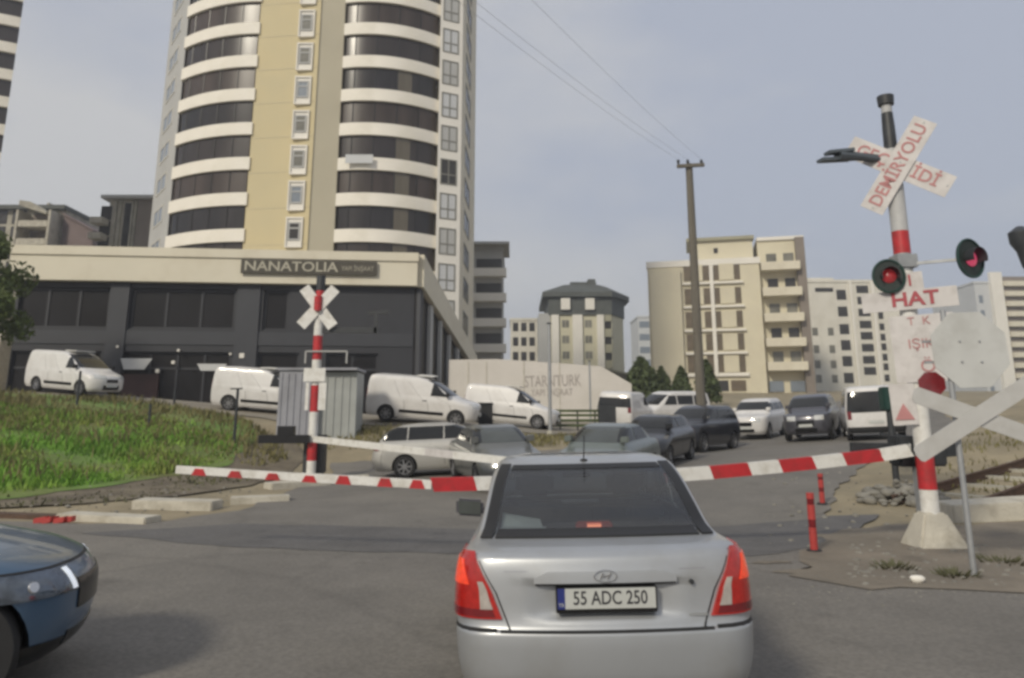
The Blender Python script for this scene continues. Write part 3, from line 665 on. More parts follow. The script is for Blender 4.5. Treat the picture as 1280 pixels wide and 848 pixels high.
# yellow six-storey house
Yy = 108.
b, W, H = block('apartment_house', 'six-storey yellow apartment house with a grid of brown windows behind the wooden pole', 'apartment house', 815, 953, 328, 490, Yy, 14, 'aptyellow', rz=R(-13), roofm='white_render', par=.9)
W2_ = W
xx = lambda px: (px-813)/(947-813)*W
zy = lambda py: zat(py, Yy)-b.location.z
MB().box(xx(816), xx(853), -.8, -.003, 0, H-1.4).build('blank_bay', 'aptyellow', b)
MB().box(xx(856), xx(928), -.25, -.003, zy(473), zy(468)).build('ledge', 'white_render', b)
fy = [(339, 368), (374, 400), (406, 430), (437, 461), (467, 490)]
rows = [330+0, 362, 394, 425, 455]
for r_, (py) in enumerate((354, 383, 412, 440, 467)):
    z0 = zy(py)
    for (c0_, c1_, mt) in ((857, 867, 'maroon'), (880, 888, 'maroon'), (893, 899, 'maroon'), (917, 924, 'maroon'), (867.3, 879.7, 'cream'), (899.3, 916.7, 'cream')):
        MB().box(xx(c0_), xx(c1_), -.08 if mt == 'maroon' else -.2, -.004, 0, 2.3).build('window' if mt == 'maroon' else 'blind', 'brownpane' if mt == 'maroon' else 'aptyellow', b, loc=(0, 0, z0))
    MB().box(xx(855), xx(927), -.45, -.005, 0, .28).build('string_course', 'white_render', b, loc=(0, 0, z0-.55))
MB().box(xx(890)-.25, xx(890)+.25, -.46, -.006, zy(470), H-1).build('mullion_pier', 'white_render', b)
MB().box(xx(866), xx(942), 1.5, 8, H, zy(303)).build('penthouse', 'aptyellow', b); MB().box(xx(862), xx(944), 1.0, 9, zy(303)+.003, zy(299)).build('penthouse_roof', 'greenwall', b)
MB().box(xx(895), xx(900), 1.4, 1.497, zy(318), zy(312)).build('window', 'pane_dark', b)
for i, px in enumerate((864, 886, 906)): MB().box(xx(px), xx(px+17), -.1, -.004, 2.0, zy(477)).build('shop_window', 'brownpane' if i != 1 else 'pane_dark', b)
q = at(948, 490, Yy)
ec = b.matrix_basis @ Vector((W+.02, .3, 0)); b2 = thing('balcony_wing', 'cream wing of deep balconies with a dark edge at right of the yellow apartment house', 'apartment wing', (ec.x, ec.y, b.location.z), R(-13))
W2 = (at(1008, 490, Yy).x-q.x)*.93; z2 = lambda py: zat(py, Yy)-b2.location.z
MB().box(.02, W2-1.2, 1.2, 14, 0, z2(306)).build('wall', 'aptyellow', b2); MB().box(-.0, W2+.1, .9, 14.2, z2(306)+.003, z2(302)).build('roof', 'white_render', b2)
MB().box(W2-1.197, W2, .2, 13, 0, z2(305)).build('shaded_end_wall', 'brownwall', b2)  # side away from the sun, its shade painted in as dark brown
for k, py in enumerate((345, 376, 407, 437, 466)):
    bb = MB().box(.2, W2-.9, -.9, 1.196, 0, 1.15).build('balcony', 'cream', b2, loc=(0, 0, z2(py)))
    for xk in (.18, .55): MB().box(W2*xk, W2*(xk+.22), 1.12, 1.194, 1.16, 2.7).build('opening', 'pane_dark' if k % 2 else 'pane', bb)
for xk in (.06, .5): MB().box(W2*xk, W2*(xk+.3), 1.0, 1.19, 1.9, z2(478)).build('shop_window', 'bluepane', b2)
# white apartment block
Yw = 135.
b, W, H = block('apartment_block', 'white apartment block with columns of square black windows behind the left signal disc', 'apartment block', 1008, 1140, 350, 484, Yw, 14, 'aptwhite')
xx = lambda px: (px-1008)/(1140-1008)*W
zy = lambda py: zat(py, Yw)-b.location.z
MB().box(xx(1012), xx(1060), 2, 8, H, zy(345)).build('penthouse', 'aptwhite', b); MB().box(xx(1074)-.2, xx(1074)+.2, -.35, -.003, 1, H-.3).build('pilaster', 'white_render', b)
MB().box(xx(1100), xx(1104), -.35, -.003, 1, H-.3).build('pilaster', 'white_render', b)
pys = [365+19.5*k for k in range(7)]
add_windows(b, [(xx(1056), -.06, zy(p)-1.0) for p in [368, 389, 411, 431, 451, 472]], xx(1068)-xx(1056), 1.8, 'pane_dark', ['pane_dark'], mull=1)
add_windows(b, [(xx(1082), -.06, zy(p)-.8) for p in [361, 375, 390, 405, 419, 434, 449, 463]], xx(1097)-xx(1082), 1.35, 'pane_dark', ['pane_dark'], mull=0)
add_windows(b, [(xx(1107), -.06, zy(p)-.7) for p in [381, 394, 408, 421, 433, 446, 458, 472]], xx(1113)-xx(1107), 1.2, 'pane_dark', ['pane_dark'], mull=0, name='small_window')
add_windows(b, [(xx(px), -.06, zy(p)-.8) for p in [414, 436, 455, 473] for px in (1021, 1041)], xx(1028)-xx(1021), 1.4, 'frame_grey', ['pane'], mull=0, name='pale_window')
MB().box(xx(1029), xx(1052), -.08, -.003, zy(365), zy(360)).build('top_window', 'pane_dark', b)
# far right high-rise
Yr = 170.
b, W, H = block('apartment_block', 'pale high-rise with louvred balconies at the right edge beyond the octagonal sign', 'apartment block', 1236, 1330, 352, 500, Yr, 18, 'palegrey')
xx = lambda px: (px-1236)/(1330-1236)*W
MB().box(xx(1255), xx(1270), -.9, -.003, 0, H+2).build('pilaster', 'white_render', b)
for k in range(16): q = MB().box(xx(1271), xx(1330), -1.1, -.004, 0, 1.1).build('balcony', 'cream', b, loc=(0, 0, H-1.2-k*2.3)); MB().box(xx(1271), xx(1330), -.1, -.01, 1.1, 2.3).build('opening', 'brownwall', q)
for k in range(9): MB().box(xx(1240), xx(1245), -.06, -.005, 0, 1.8).build('window', 'bluepane', b, loc=(0, 0, H-5-k*3.4))
# dark-roofed bits at the right middle distance
# left background: unfinished frames
Yl = 105.
q = at(-20, 310, Yl); zb = 4.
lf = thing('unfinished_building', 'raw concrete building with open balconies and a brown sloping gable at far left', 'unfinished building', (q.x, Yl, zb))
xx = lambda px: at(px, 300, Yl).x-q.x
zy = lambda py: zat(py, Yl)-zb
MB().box(0, xx(76), .5, 14, 0, zy(262)).build('wall', 'concrete', lf)
for k, py in enumerate((268, 290, 312, 334, 356)):
    for (c0_, c1_) in ((-15, 2), (9, 19), (22, 26)): MB().box(xx(c0_), xx(c1_), .42, .497, 0, 2.2).build('window', 'pane_dark', lf, loc=(0, 0, zy(py)-1.3))
    sb = MB().box(xx(31), xx(68), -2.2, .49, 0, .9).build('balcony', 'concrete_light', lf, loc=(0, 0, zy(py)-2.4)); MB().box(xx(35), xx(66), .4, .485, .91, 2.6).build('opening', 'brownwall', sb)
MB().box(-.6, xx(76)+.2, -.4, 14.4, zy(262)+.003, zy(257)).build('roof', 'mansard', lf)
MB().plate([(xx(31), -2.3, zy(262)), (xx(66), -2.3, zy(273)), (xx(66), -2.3, zy(270)), (xx(45), -2.3, zy(258)), (xx(31), -2.3, zy(256))], 2.6, (0, 1, 0)).build('gable_slab', 'concrete', lf)
for px in (29, 69): MB().box(xx(px), xx(px+3), -2.3, .48, 0, zy(268)).build('column', 'concrete_light', lf)
MB().box(xx(36), xx(39), 3, 4, zy(257), zy(246)).build('chimney', 'concrete', lf); MB().box(xx(63), xx(68), 3, 5, zy(257), zy(253)).build('chimney', 'concrete', lf)
MB().plate([(xx(76)+.01, 0, 0), (xx(116), 0, 0), (xx(116), 0, zy(290)), (xx(76)+.01, 0, zy(269))], 8, (0, 1, 0)).build('gable_wing', 'mauve', lf)
MB().plate([(xx(75), -.3, zy(269)+.02), (xx(117), -.3, zy(290)+.02), (xx(117), -.3, zy(288)), (xx(75), -.3, zy(266))], 9, (0, 1, 0)).build('gable_roof', 'mauve', lf)
q = at(128, 310, 95); zb = 4.
l2 = thing('unfinished_building', 'grey unfinished block of four open storeys between the gabled building and the tall tower', 'unfinished building', (q.x, 95, zb))
xx = lambda px: at(px, 300, 95).x-q.x
zy = lambda py: zat(py, 95)-zb
MB().box(0, xx(166), .6, 9, 0, zy(249)).build('wall', 'concrete_light', l2); MB().box(xx(166)+.003, xx(190), .3, 9, 0, zy(249)).build('shear_wall', 'brownwall', l2)
MB().box(-.7, xx(191), -.5, 9.4, zy(249)+.003, zy(245)).build('roof', 'aptgrey', l2)
for k, py in enumerate((262, 281, 301, 321, 341)):
    z0 = zy(py)-1.0
    sb = MB().box(-1.4, xx(131), -1.2, .596, 0, .8).build('balcony', 'concrete_light', l2, loc=(0, 0, z0-1.1)); MB().box(-1.0, xx(133), .5, .59, .81, 2.7).build('opening', 'pane_dark', sb)
    MB().box(xx(149), xx(159), .5, .597, 0, 2.2).build('window', 'pane_dark', l2, loc=(0, 0, z0-.2))
for px in (138, 144, 159, 163): MB().box(xx(px), xx(px+2), .2, .595, 0, zy(250)).build('column', 'concrete', l2)
# second tower, top left corner
q = at(6, 80, 74); zb = 4.
t2 = thing('apartment_tower', 'tower of white-edged dark balconies cut off by the top left corner of the picture', 'apartment tower', (q.x, 74, zb))
MB().prism([(-14, 1.4), (-.6, 1.6), (-9, 10), (-18, 10)], 0, 62).build('wall', 'aptgrey', t2)
for i in range(18):
    z = 6+i*3.1; pl = arc((-13, .4), (0, 1.4), 1.6)
    bb = MB().prism(pl+[(-1.4, 3), (-13, 3)], 0, 1.15).build('balcony', 'band', t2, loc=(0, 0, z), smooth=30); MB().prism([(x*.98-.2, y+.3) for x, y in pl]+[(-1.8, 3), (-12.8, 3)], 1.154, 3.09).build('glazing', 'balglass', bb, smooth=30)

# ------------------------------------------------------------------ morning haze
hzm = bpy.data.materials.new('haze'); hzm.use_nodes = True; t_ = hzm.node_tree; t_.nodes.clear()
ho_ = t_.nodes.new('ShaderNodeOutputMaterial'); hv_ = t_.nodes.new('ShaderNodeVolumePrincipled')
hv_.inputs['Color'].default_value = (.80, .84, .92, 1); hv_.inputs['Density'].default_value = .0011; hv_.inputs['Anisotropy'].default_value = .2
t_.links.new(hv_.outputs[0], ho_.inputs['Volume']); M['haze'] = hzm
tag(MB().box(-430, 430, -65, 765, -2.0, 75).build('haze', 'haze'), kind='stuff')

# ------------------------------------------------------------------ trees
def crown(mb, fn, n, s, m=0):
    for _ in range(n):
        p, up = fn(); p = Vector(p)
        a = Vector((random.gauss(0, 1), random.gauss(0, 1), random.gauss(0, .7))).normalized(); b = a.orthogonal().normalized()
        b = (Matrix.Rotation(random.uniform(0, 6.3), 3, a) @ b); c = a.cross(b); k = s*random.uniform(.5, 1.4)
        mb.add([p-b*k, p+c*k*.45, p+b*k, p-c*k*.45], [(0, 1, 2, 3)], m)
def conifer(px, ytop, ybot, Y, wpx, label, seed):
    random.seed(seed); a = at(px, ybot, Y); H = zat(ytop, Y)-a.z; rad = wpx/2*Y/FPX
    z0 = h1(a.x, Y); H += a.z-z0
    t = thing('conifer_tree', label, 'conifer', (a.x, Y, z0-.05), 0, 'dark conifers in front of the yellow apartment house')
    lumps = [(random.uniform(0, 6.28), random.uniform(.1, .9), random.uniform(.7, 1.25)) for _ in range(9)]
    def fn():
        u = random.random()**.8; z = .12+u*.88; r = rad*(1-u**1.6)**.9*(.55+.45*random.random())
        th = random.uniform(0, 6.28)
        for la, lz, lk in lumps:
            if abs(u-lz) < .12 and abs(math.atan2(math.sin(th-la), math.cos(th-la))) < .8: r *= lk
        return (r*math.cos(th), r*math.sin(th), z*H), 0
    mb = MB(); crown(mb, fn, 2200, .16*rad/1.2+.06); mb.build('crown', 'leafdark', t)
    MB().tube([(0, 0, 0), (0, 0, H*.9)], [.14, .03], 8).build('trunk', 'bark', t)
for k, (px, yt, wpx, lb) in enumerate(((803, 448, 60, 'widest dark conifer, leftmost of those before the yellow apartment house'), (828, 459, 32, 'small pointed conifer second from the left before the yellow house'), (853, 459, 34, 'pointed conifer just left of the wooden utility pole'), (885, 450, 34, 'conifer just right of the wooden utility pole, partly behind it'))):
    conifer(px, yt, 505, 62+k, wpx, lb, 20+k)
def leafy(px, ytop, Y, spread, label, seed, hmin=.25):
    random.seed(seed); x = at(px, 450, Y).x; z0 = h1(x, Y); H = zat(ytop, Y)-z0
    t = thing('leafy_tree', label, 'tree', (x, Y, z0-.05))
    cl = [(random.gauss(0, spread*.45), random.gauss(0, spread*.45), H*random.uniform(hmin+.1, .92), random.uniform(.5, 1.0)*spread*.5) for _ in range(22)]
    def fn():
        c = random.choice(cl); d = Vector((random.gauss(0, 1), random.gauss(0, 1), random.gauss(0, .8))).normalized()*c[3]*random.random()**.4
        return (c[0]+d.x, c[1]+d.y, c[2]+d.z), 0
    mb = MB(); crown(mb, fn, 9000, .17); mb.build('crown', 'leaf', t)
    tr = MB().tube([(0, 0, 0), (.1, 0, H*.3), (0, .1, H*.7)], [.22, .17, .05], 8)
    for c in cl[:8]: tr.tube([(.08, 0, H*.3), (c[0]*.5, c[1]*.5, (H*.3+c[2])/2), c[:3]], [.09, .06, .02], 6)
    tr.build('trunk', 'bark', t)
leafy(-50, 285, 38, 2.2, 'green leafy tree at the left edge beside the anthracite shop building', 5, .2)

# ------------------------------------------------------------------ poles, wires and small street things
up_b = at(878, 500, 34.6); zg = h1(at(876, 520, 34.6).x, 34.6)
xup = at(869, 360, 34.6).x
up = thing('utility_pole', 'tall weathered wooden utility pole with a short crossarm at the top', 'utility pole', (xup, 34.6, zg-.1))
HP = zat(203, 34.6)-zg
MB().tube([(0, 0, -.5), (0, 0, HP*.5), (0, 0, HP)], [.225, .20, .165], 14).build('pole', 'wood', up, smooth=40)
ca = MB().bar((-.62, -.2, HP-.18), (.68, -.2, HP-.10), .14, .16).build('crossarm', 'wood', up)
for k in (-.55, -.1, .55):
    MB().tube([(k, -.2, HP-.1), (k, -.2, HP+.02), (k, -.2, HP+.1), (k, -.2, HP+.16)], [.03, .07, .08, .03], 8).build('insulator', 'darkmetal', ca)
for j, (k, px2, py2) in enumerate(((-.55, 600, 2), (-.1, 612, -4), (.55, 655, -30))):
    p0 = Vector((xup+k, 34.4, zg+HP+.08)); p1 = at(px2, py2, 17.); p2 = p1+(p1-p0)*.8
    pts = [p0.lerp(p2, t)+Vector((0, 0, -.9*4*t*(1-t)*.5)) for t in [i/14 for i in range(15)]]
    tag(MB().tube(pts, .005, 5).build('overhead_wire', 'polegrey'), ['lowest of the three thin wires running up left from the wooden pole', 'middle of the three thin wires running up left from the wooden pole', 'rightmost of the three thin wires running up left from the wooden pole'][j], 'wire', 'wires strung from the wooden pole')
def thin_pole(px, y0, Y, r, label, m='galv', cap=True):
    x = at(px, y0+60, Y).x; z0 = h1(x, Y); H = zat(y0, Y)-z0
    t = thing('thin_pole', label, 'pole', (x, Y, z0))
    MB().tube([(0, 0, -.2), (0, 0, H)], [r, r*.85], 10).build('shaft', m, t, smooth=40)
    MB().tube([(0, 0, H+.001), (0, 0, H+.05)], [r*1.5, r*1.2], 10).build('cap', 'darkmetal', t); MB().tube([(0, 0, -.02), (0, 0, .16)], [r*2, r*1.4], 10).build('base_collar', 'concrete', t)
thin_pole(687, 405, 34.0, .085, 'tall grey pole in front of the hoarding lettering')
thin_pole(738, 452, 41.0, .06, 'shorter thin grey pole in front of the right part of the hoarding')
def tpost(px, y0, y1, Y, label, arm=.25, r=.05, grp=None):
    p = at(px, y1, Y); z0 = h1(p.x, Y); H = zat(y0, Y)-z0
    t = thing('iron_post', label, 'post', (p.x, Y, z0), 0, grp)
    MB().tube([(0, 0, -.2), (0, 0, H)], r, 8).build('shaft', 'darkmetal', t, smooth=40)
    if arm: MB().bar((-arm, 0, H+.02), (arm*.6, 0, H+.03), .06, .05).build('arm', 'darkmetal', t)
tpost(292, 487, 560, 26.5, 'dark iron T-shaped post on the bank in front of the parked van')
tpost(185, 505, 540, 27.5, 'short dark post at the top edge of the grass bank', .0, .045)
tpost(97, 464, 497, 30.5, 'thin dark post in front of the leftmost white van', .0, .05)
tpost(217, 488, 512, 33.6, 'short pale stub post by the maroon shutter', .0, .05)
# grey steel cabinet behind the left mast
q = at(393, 548, 28.6); zc_ = h1(q.x, 28.6); Wc = at(443, 500, 28.6).x-at(347, 500, 28.6).x; Hc = zat(463, 28.6)-zc_
cb = thing('equipment_cabinet', 'large grey ribbed steel equipment cabinet behind the left crossing mast', 'cabinet', (q.x, 28.6, zc_))
bd = MB().box(-Wc/2, Wc*.02, -.0, 1.6, 0, Hc); bd.box(Wc*.02+.003, Wc/2, .25, 1.6, 0, Hc-.05, 1); bd.build('body', ['cabinet', 'cabinet2'], cb)
for k in range(6): MB().box(-Wc/2+.08+k*Wc*.085, -Wc/2+.12+k*Wc*.085, -.035, -.002, .15, Hc-.12).build('rib', 'cabinet', cb)
for k in range(4): MB().box(Wc*.1+k*Wc*.1, Wc*.1+.04+k*Wc*.1, .215, .247, .15, Hc-.15).build('rib', 'cabinet2', cb)
MB().box(-Wc/2-.06, Wc/2+.06, -.08, 1.66, Hc+.003, Hc+.09).build('roof', 'cabinet', cb); MB().box(-Wc/2-.05, Wc/2+.05, -.1, 1.65, -.35, -.003).build('plinth', 'concrete', cb)
MB().box(-.22, -.18, -.06, -.002, Hc*.45, Hc*.6).build('handle', 'darkmetal', cb)
# bin, bench by the hoarding
q = at(607, 530, 33.5); z0 = h1(q.x, 33.5)
bn = thing('rubbish_bin', 'black wheeled bin standing between two parked white vans', 'bin', (q.x, 33.5, z0))
MB().prism([(-.3, -.3), (.3, -.3), (.3, .3), (-.3, .3)], .08, .95).build('body', 'black', bn, bevel=.02); MB().box(-.34, .34, -.36, .34, .954, 1.03).build('lid', 'darkmetal', bn, bevel=.02)
for s_ in (-1, 1): MB().tube([(s_*.24, .3, .08), (s_*.32, .3, .08)], .08, 10).build('wheel', 'black', bn)
q = at(722, 530, 39); z0 = h1(q.x, 39); Wb = 1.75
fn_ = thing('low_fence', 'low dark green slatted fence in front of the hoarding, left of the white minivans', 'fence', (q.x, 39, z0))
for k in range(5): MB().box(-Wb+k*Wb*.5-.04, -Wb+k*Wb*.5+.04, -.04, .04, -.1, 1.0).build('post', 'darkmetal', fn_)
for z in (.2, .45, .7, .92): MB().box(-Wb, Wb, -.07, -.042, z, z+.13).build('slat', 'leafdark', fn_)
MB().box(Wb-.7, Wb+.15, -.35, .3, .0, 1.25).build('planter_box', 'darkmetal', fn_)

# ------------------------------------------------------------------ level crossing masts
def oct_pts(r, n=8): return [(r*math.cos(PI/n+2*PI*k/n), r*math.sin(PI/n+2*PI*k/n)) for k in range(n)]
def plane_plate(mb, fr, poly, t, m=0):        # polygon in a frame (x right, y up), thickness behind it
    pts = [fr @ Vector((x, y, 0)) for x, y in poly]; n = -(fr.to_3x3() @ Vector((0, 0, 1)))
    return mb.plate(pts, t, n, m)
def rect(wd, ht, cx=0, cy=0): return [(cx-wd/2, cy-ht/2), (cx+wd/2, cy-ht/2), (cx+wd/2, cy+ht/2), (cx-wd/2, cy+ht/2)]
def banded(mb, H, bands, r, n=16):            # bands: (z0, z1, material index)
    for z0, z1, m in bands: mb.tube([(0, 0, z0), (0, 0, z1-.002)], r, n, m)
def signal_head(parent, fr, Rd, lens, hood_side=1):
    """round back board with a lamp, lens and hood; frame z looks at the traffic"""
    h = MB(); plane_plate(h, fr, [(Rd*math.cos(a), Rd*1.12*math.sin(a)) for a in [2*PI*k/28 for k in range(28)]], .03)
    o = h.build('signal_board', ['disc'], parent)
    rim = MB(); rp = [fr @ Vector((Rd*math.cos(a), Rd*1.12*math.sin(a), .005)) for a in [2*PI*k/32 for k in range(33)]]; rim.tube(rp, .018, 6, caps=False); rim.build('rim', 'greenrim', o)
    rl = Rd*.48; ln = MB()
    rings = [[fr @ Vector((k*rl*math.cos(a), k*rl*math.sin(a), .012+.05*(1-k*k))) for a in [2*PI*j/20 for j in range(20)]] for k in (1, .75, .45, .1)]
    vs = [p for r_ in rings for p in r_]; fs = [(i*20+j, i*20+(j+1) % 20, (i+1)*20+(j+1) % 20, (i+1)*20+j) for i in range(3) for j in range(20)]+[tuple(60+j for j in range(20))]
    ln.add(vs, fs); ln.build('lens', lens, o, smooth=60)
    hd = MB(); n = 16
    outr = [[fr @ Vector((rr*math.cos(a), rr*math.sin(a), z)) for a in [R(-25)+R(230)*j/n for j in range(n+1)]] for rr, z in ((rl*1.12, .006), (rl*1.18, .17), (rl*1.12, .17), (rl*1.05, .006))]
    vs = [p for r_ in outr for p in r_]; k = n+1
    fs = [(i*k+j, i*k+j+1, ((i+1) % 4)*k+j+1, ((i+1) % 4)*k+j) for i in range(4) for j in range(n)]
    hd.add(vs, fs); hd.build('hood', 'darkmetal', o, smooth=50)
    return o
# ---- near mast on the right
mx_, my_ = gp(1168, 684); zt = zat(121, my_)
rm = thing('crossing_mast', 'near right crossing mast with lettered crossbuck, two red lamps and white conical foot', 'crossing signal', (mx_, my_, 0))
zz = lambda py: zat(py, my_)
mast = MB(); r_ = .125
zl = [(0.0, zz(612), 0), (zz(612), zz(570), 1), (zz(570), zz(500), 0), (zz(500), zz(470), 0), (zz(470), zz(340), 0), (zz(340), zz(318), 2), (zz(318), zz(290), 1), (zz(290), zz(240), 3), (zz(240), zz(188), 3)]
banded(mast, 0, zl, r_); mast.build('mast', ['white', 'red', 'galv', 'polegrey'], rm, smooth=40)
tp = MB(); tp.tube([(0, 0, zz(188)), (0, 0, zz(160)), (0, 0, zz(142))], [.10, .095, .085], 14, 0); tp.tube([(0, 0, zz(142)+.002), (0, 0, zz(132))], .08, 14, 1); tp.tube([(0, 0, zz(132)+.002), (0, 0, zz(121))], [.12, .13], 14, 0); tp.build('bell', ['darkmetal', 'polegrey'], rm, smooth=40)
ft = MB(); n = 4
b0 = [(-.42, -.36), (.42, -.36), (.42, .36), (-.42, .36)]; t0 = [(x*.38, y*.40) for x, y in b0]
ft.add([(x, y, -.15) for x, y in b0]+[(x, y, zz(640)) for x, y in t0], [(3,2,1,0), (4,5,6,7)]+[(i, (i+1) % 4, 4+(i+1) % 4, 4+i) for i in range(4)]); ft.build('footing', 'concrete_light', rm, bevel=.03)
yaw = R(-28); rx = Vector((math.cos(yaw), math.sin(yaw), .03)); face = Vector((math.sin(yaw), -math.cos(yaw), 0))
def mfr(z, dx=0, out_=.16, roll=0):
    o = Vector((0, 0, z))+face*out_+rx*dx
    x = rx*math.cos(roll)+Vector((0, 0, 1))*math.sin(roll); y = -rx*math.sin(roll)+Vector((0, 0, 1))*math.cos(roll)
    return frame(o, x, y)
zc = zz(212)
ff = mfr(zc, .08, .17, R(56)); bk = mfr(zc, .08, .14, R(-35))
a1 = plane_plate(MB(), ff, rect(1.62, .36), .012).build('crossbuck_arm', 'signwhite', rm); a2 = plane_plate(MB(), bk, rect(1.62, .36), .012).build('crossbuck_arm', 'signwhite', rm)
for arm_, fr__ in ((a1, ff), (a2, bk)):
    for bx_ in (-.76, -.06, .06, .76):
        p_ = fr__ @ Vector((bx_, 0, 0)); n__ = fr__.to_3x3() @ Vector((0, 0, 1)); MB().tube([p_, p_+n__*.012], .014, 8).build('bolt', 'galv', arm_)
lettering('DEMİRYOLU', .275, ff @ Matrix.Translation((0, 0, .004)), 'redfaint', a1, .003, sx=.92, bold=.004)
lettering('GEÇ', .275, bk @ Matrix.Translation((-.42, 0, .004)), 'redfaint', a2, .003, sx=.95, bold=.004); lettering('İDİ', .275, bk @ Matrix.Translation((.42, 0, .004)), 'redfaint', a2, .003, sx=.95, bold=.004)
# loudspeaker horn sticking out to the left
zh = zz(200); hn = MB()
hn.bar((-.15, 0, zh+.02), (-.75, -.15, zh+.03), .05, .10, up=(0,0,1)); hn.bar((-.7, -.15, zh+.10), (-1.14, -.25, zh+.02), .16, .05); hn.bar((-.7, -.10, zh-.02), (-1.26, -.25, zh-.10), .16, .05)
hn.tube([(-.2, 0, zh), (-.6, -.1, zh+.02), (-.95, -.2, zh)], [.05, .07, .10], 10); hn.build('horn', 'hornmetal', rm)
# lamps
pl_ = at(1107, 347, my_-.0)-rm.location; pr_ = at(1208, 325, my_-.5)-rm.location
zb_ = zz(324); brk = MB(); pL = pl_+Vector((.12, .06, .2)); pR = pr_+Vector((-.08, .08, .02))
brk.bar(pL, pR, .035, .045); brk.bar(pL, pl_+Vector((0, .03, .05)), .035, .04); brk.obox((0, 0, zb_-.05), (.15, 0, 0), (0, .15, 0), (0, 0, .10)); brk.build('lamp_bracket', 'galv', rm)
def hfr(p, yw): x = Vector((math.cos(yw), math.sin(yw), 0)); return frame(p, x, (0, 0, 1))
signal_head(rm, hfr(pl_+Vector((0, -.1, 0)), R(-14)), .225, 'siglens'); signal_head(rm, hfr(pr_+Vector((0, -.1, 0)), R(20)), .255, 'siglit')
# sign plates
s1 = plane_plate(MB(), mfr(zz(354), .06, .15), rect(.36, .27), .012).build('number_plate', 'signwhite', rm); lettering('1', .24, mfr(zz(354), .06, .158), 'redsign', s1, .003, bold=.004)
s2 = plane_plate(MB(), mfr(zz(377), .02, .17), rect(1.30, .30), .012).build('name_plate', 'signwhite', rm); lettering('HAT', .29, mfr(zz(377), .10, .178), 'redsign', s2, .003, sx=1.12, bold=.008)
s3 = plane_plate(MB(), mfr(zz(437), .16, .152), rect(.86, 1.0), .012).build('notice_plate', 'signwhite', rm)
lettering('T  K', .17, mfr(zz(404), .12, .16), 'redfaint', s3, .003); lettering('IŞIK', .20, mfr(zz(432), .12, .16), 'redfaint', s3, .003); lettering('Ö', .26, mfr(zz(460), .18, .16), 'redfaint', s3, .003)
plane_plate(MB(), mfr(zz(482), .20, .16), [(x*.19, y*.19) for x, y in oct_pts(1)], .012).build('reflector', 'lampdeep', rm)
sp_ = plane_plate(MB(), mfr(zz(505), -.2, .17), rect(.34, .60), .012).build('warning_plate', 'signwhite', rm)
plane_plate(MB(), mfr(zz(515), -.2, .185), [(-.13, -.11), (.13, -.11), (0, .13)], .012).build('warning_triangle', 'redfaint', sp_)
# drive box and counterweight of the barrier
zp = zz(563)
drv = MB(); drv.box(-.30, .42, .14, .50, zp-.24, zp+.20); drv.build('drive_box', 'darkmetal', rm, bevel=.03)
MB().box(-.05, .05, .15, .30, -.1, zp-.243).build('drive_bracket', 'galv', rm)
# ---- near barrier arm: thick painted beam and a thin painted tip
bar_pts = [Vector((mx_-.2, my_+.02, zp)), at(1100, 569, 11.62), at(1000, 580.5, 11.45), at(870, 592.5, 11.2), at(700, 602, 10.9), at(540, 606, 10.65)]
ba = thing('barrier_arm', 'long lowered red and white near barrier arm reaching from the right mast across the road', 'barrier', tuple(bar_pts[0]))
lp = [p-bar_pts[0] for p in bar_pts]
def along(pts, s):
    for a, b in zip(pts, pts[1:]):
        d = (b-a).length
        if s <= d: return a.lerp(b, s/d)
        s -= d
    return pts[-1]
def plen(pts): return sum((b-a).length for a, b in zip(pts, pts[1:]))
TL = plen(lp)
def beam(mb, pts, s0, s1, wy, wz, m, slant=0.0):
    a, b = along(pts, s0), along(pts, s1); d = (b-a); dn = d.normalized()
    side = dn.cross(Vector((0, 0, 1))).normalized(); u = side.cross(dn)
    vs = []
    for p, sh in ((a, 0), (b, 0)):
        for (i, j) in ((-1,-1), (1,-1), (1,1), (-1,1)): vs.append(p+side*wy/2*i+u*wz/2*j+dn*slant*j)
    mb.add(vs, [(3,2,1,0), (4,5,6,7), (0,1,5,4), (1,2,6,5), (2,3,7,6), (3,0,4,7)], m)
bm_ = MB()
def s_at_px(px):
    best = None
    for i in range(400):
        s = TL*i/399; p = along(lp, s)+bar_pts[0]; q = 640+FPX*p.x/((p.y*_c)+(p.z-CZ)*_s)
        if best is None or abs(q-px) < best[0]: best = (abs(q-px), s)
    return best[1]
cols = [1150, 1100, 1054, 1016, 974, 936, 888, 838, 790, 742, 694, 646, 594, 536]
stops = [0.0]+[s_at_px(c) for c in cols]
ci = [0, 0, 1, 0, 1, 0, 1, 0, 1, 0, 1, 0, 0, 1]
for i in range(len(stops)-1): beam(bm_, lp, stops[i]+.001, stops[i+1]-.001, .10, .18, ci[i], .025)
bm_.build('beam', ['white', 'red'], ba)
tipw = [at(540, 606, 10.65), at(440, 600.5, 10.75), at(330, 594, 10.9), at(221, 587, 11.1)]; tl = [p-bar_pts[0] for p in tipw]; TT = plen(tl)
tm = MB(); beam(tm, tl, 0, TT*.5, .06, .115, 0); beam(tm, tl, TT*.5+.001, TT, .055, .105, 0); tm.build('tip', 'white', ba)
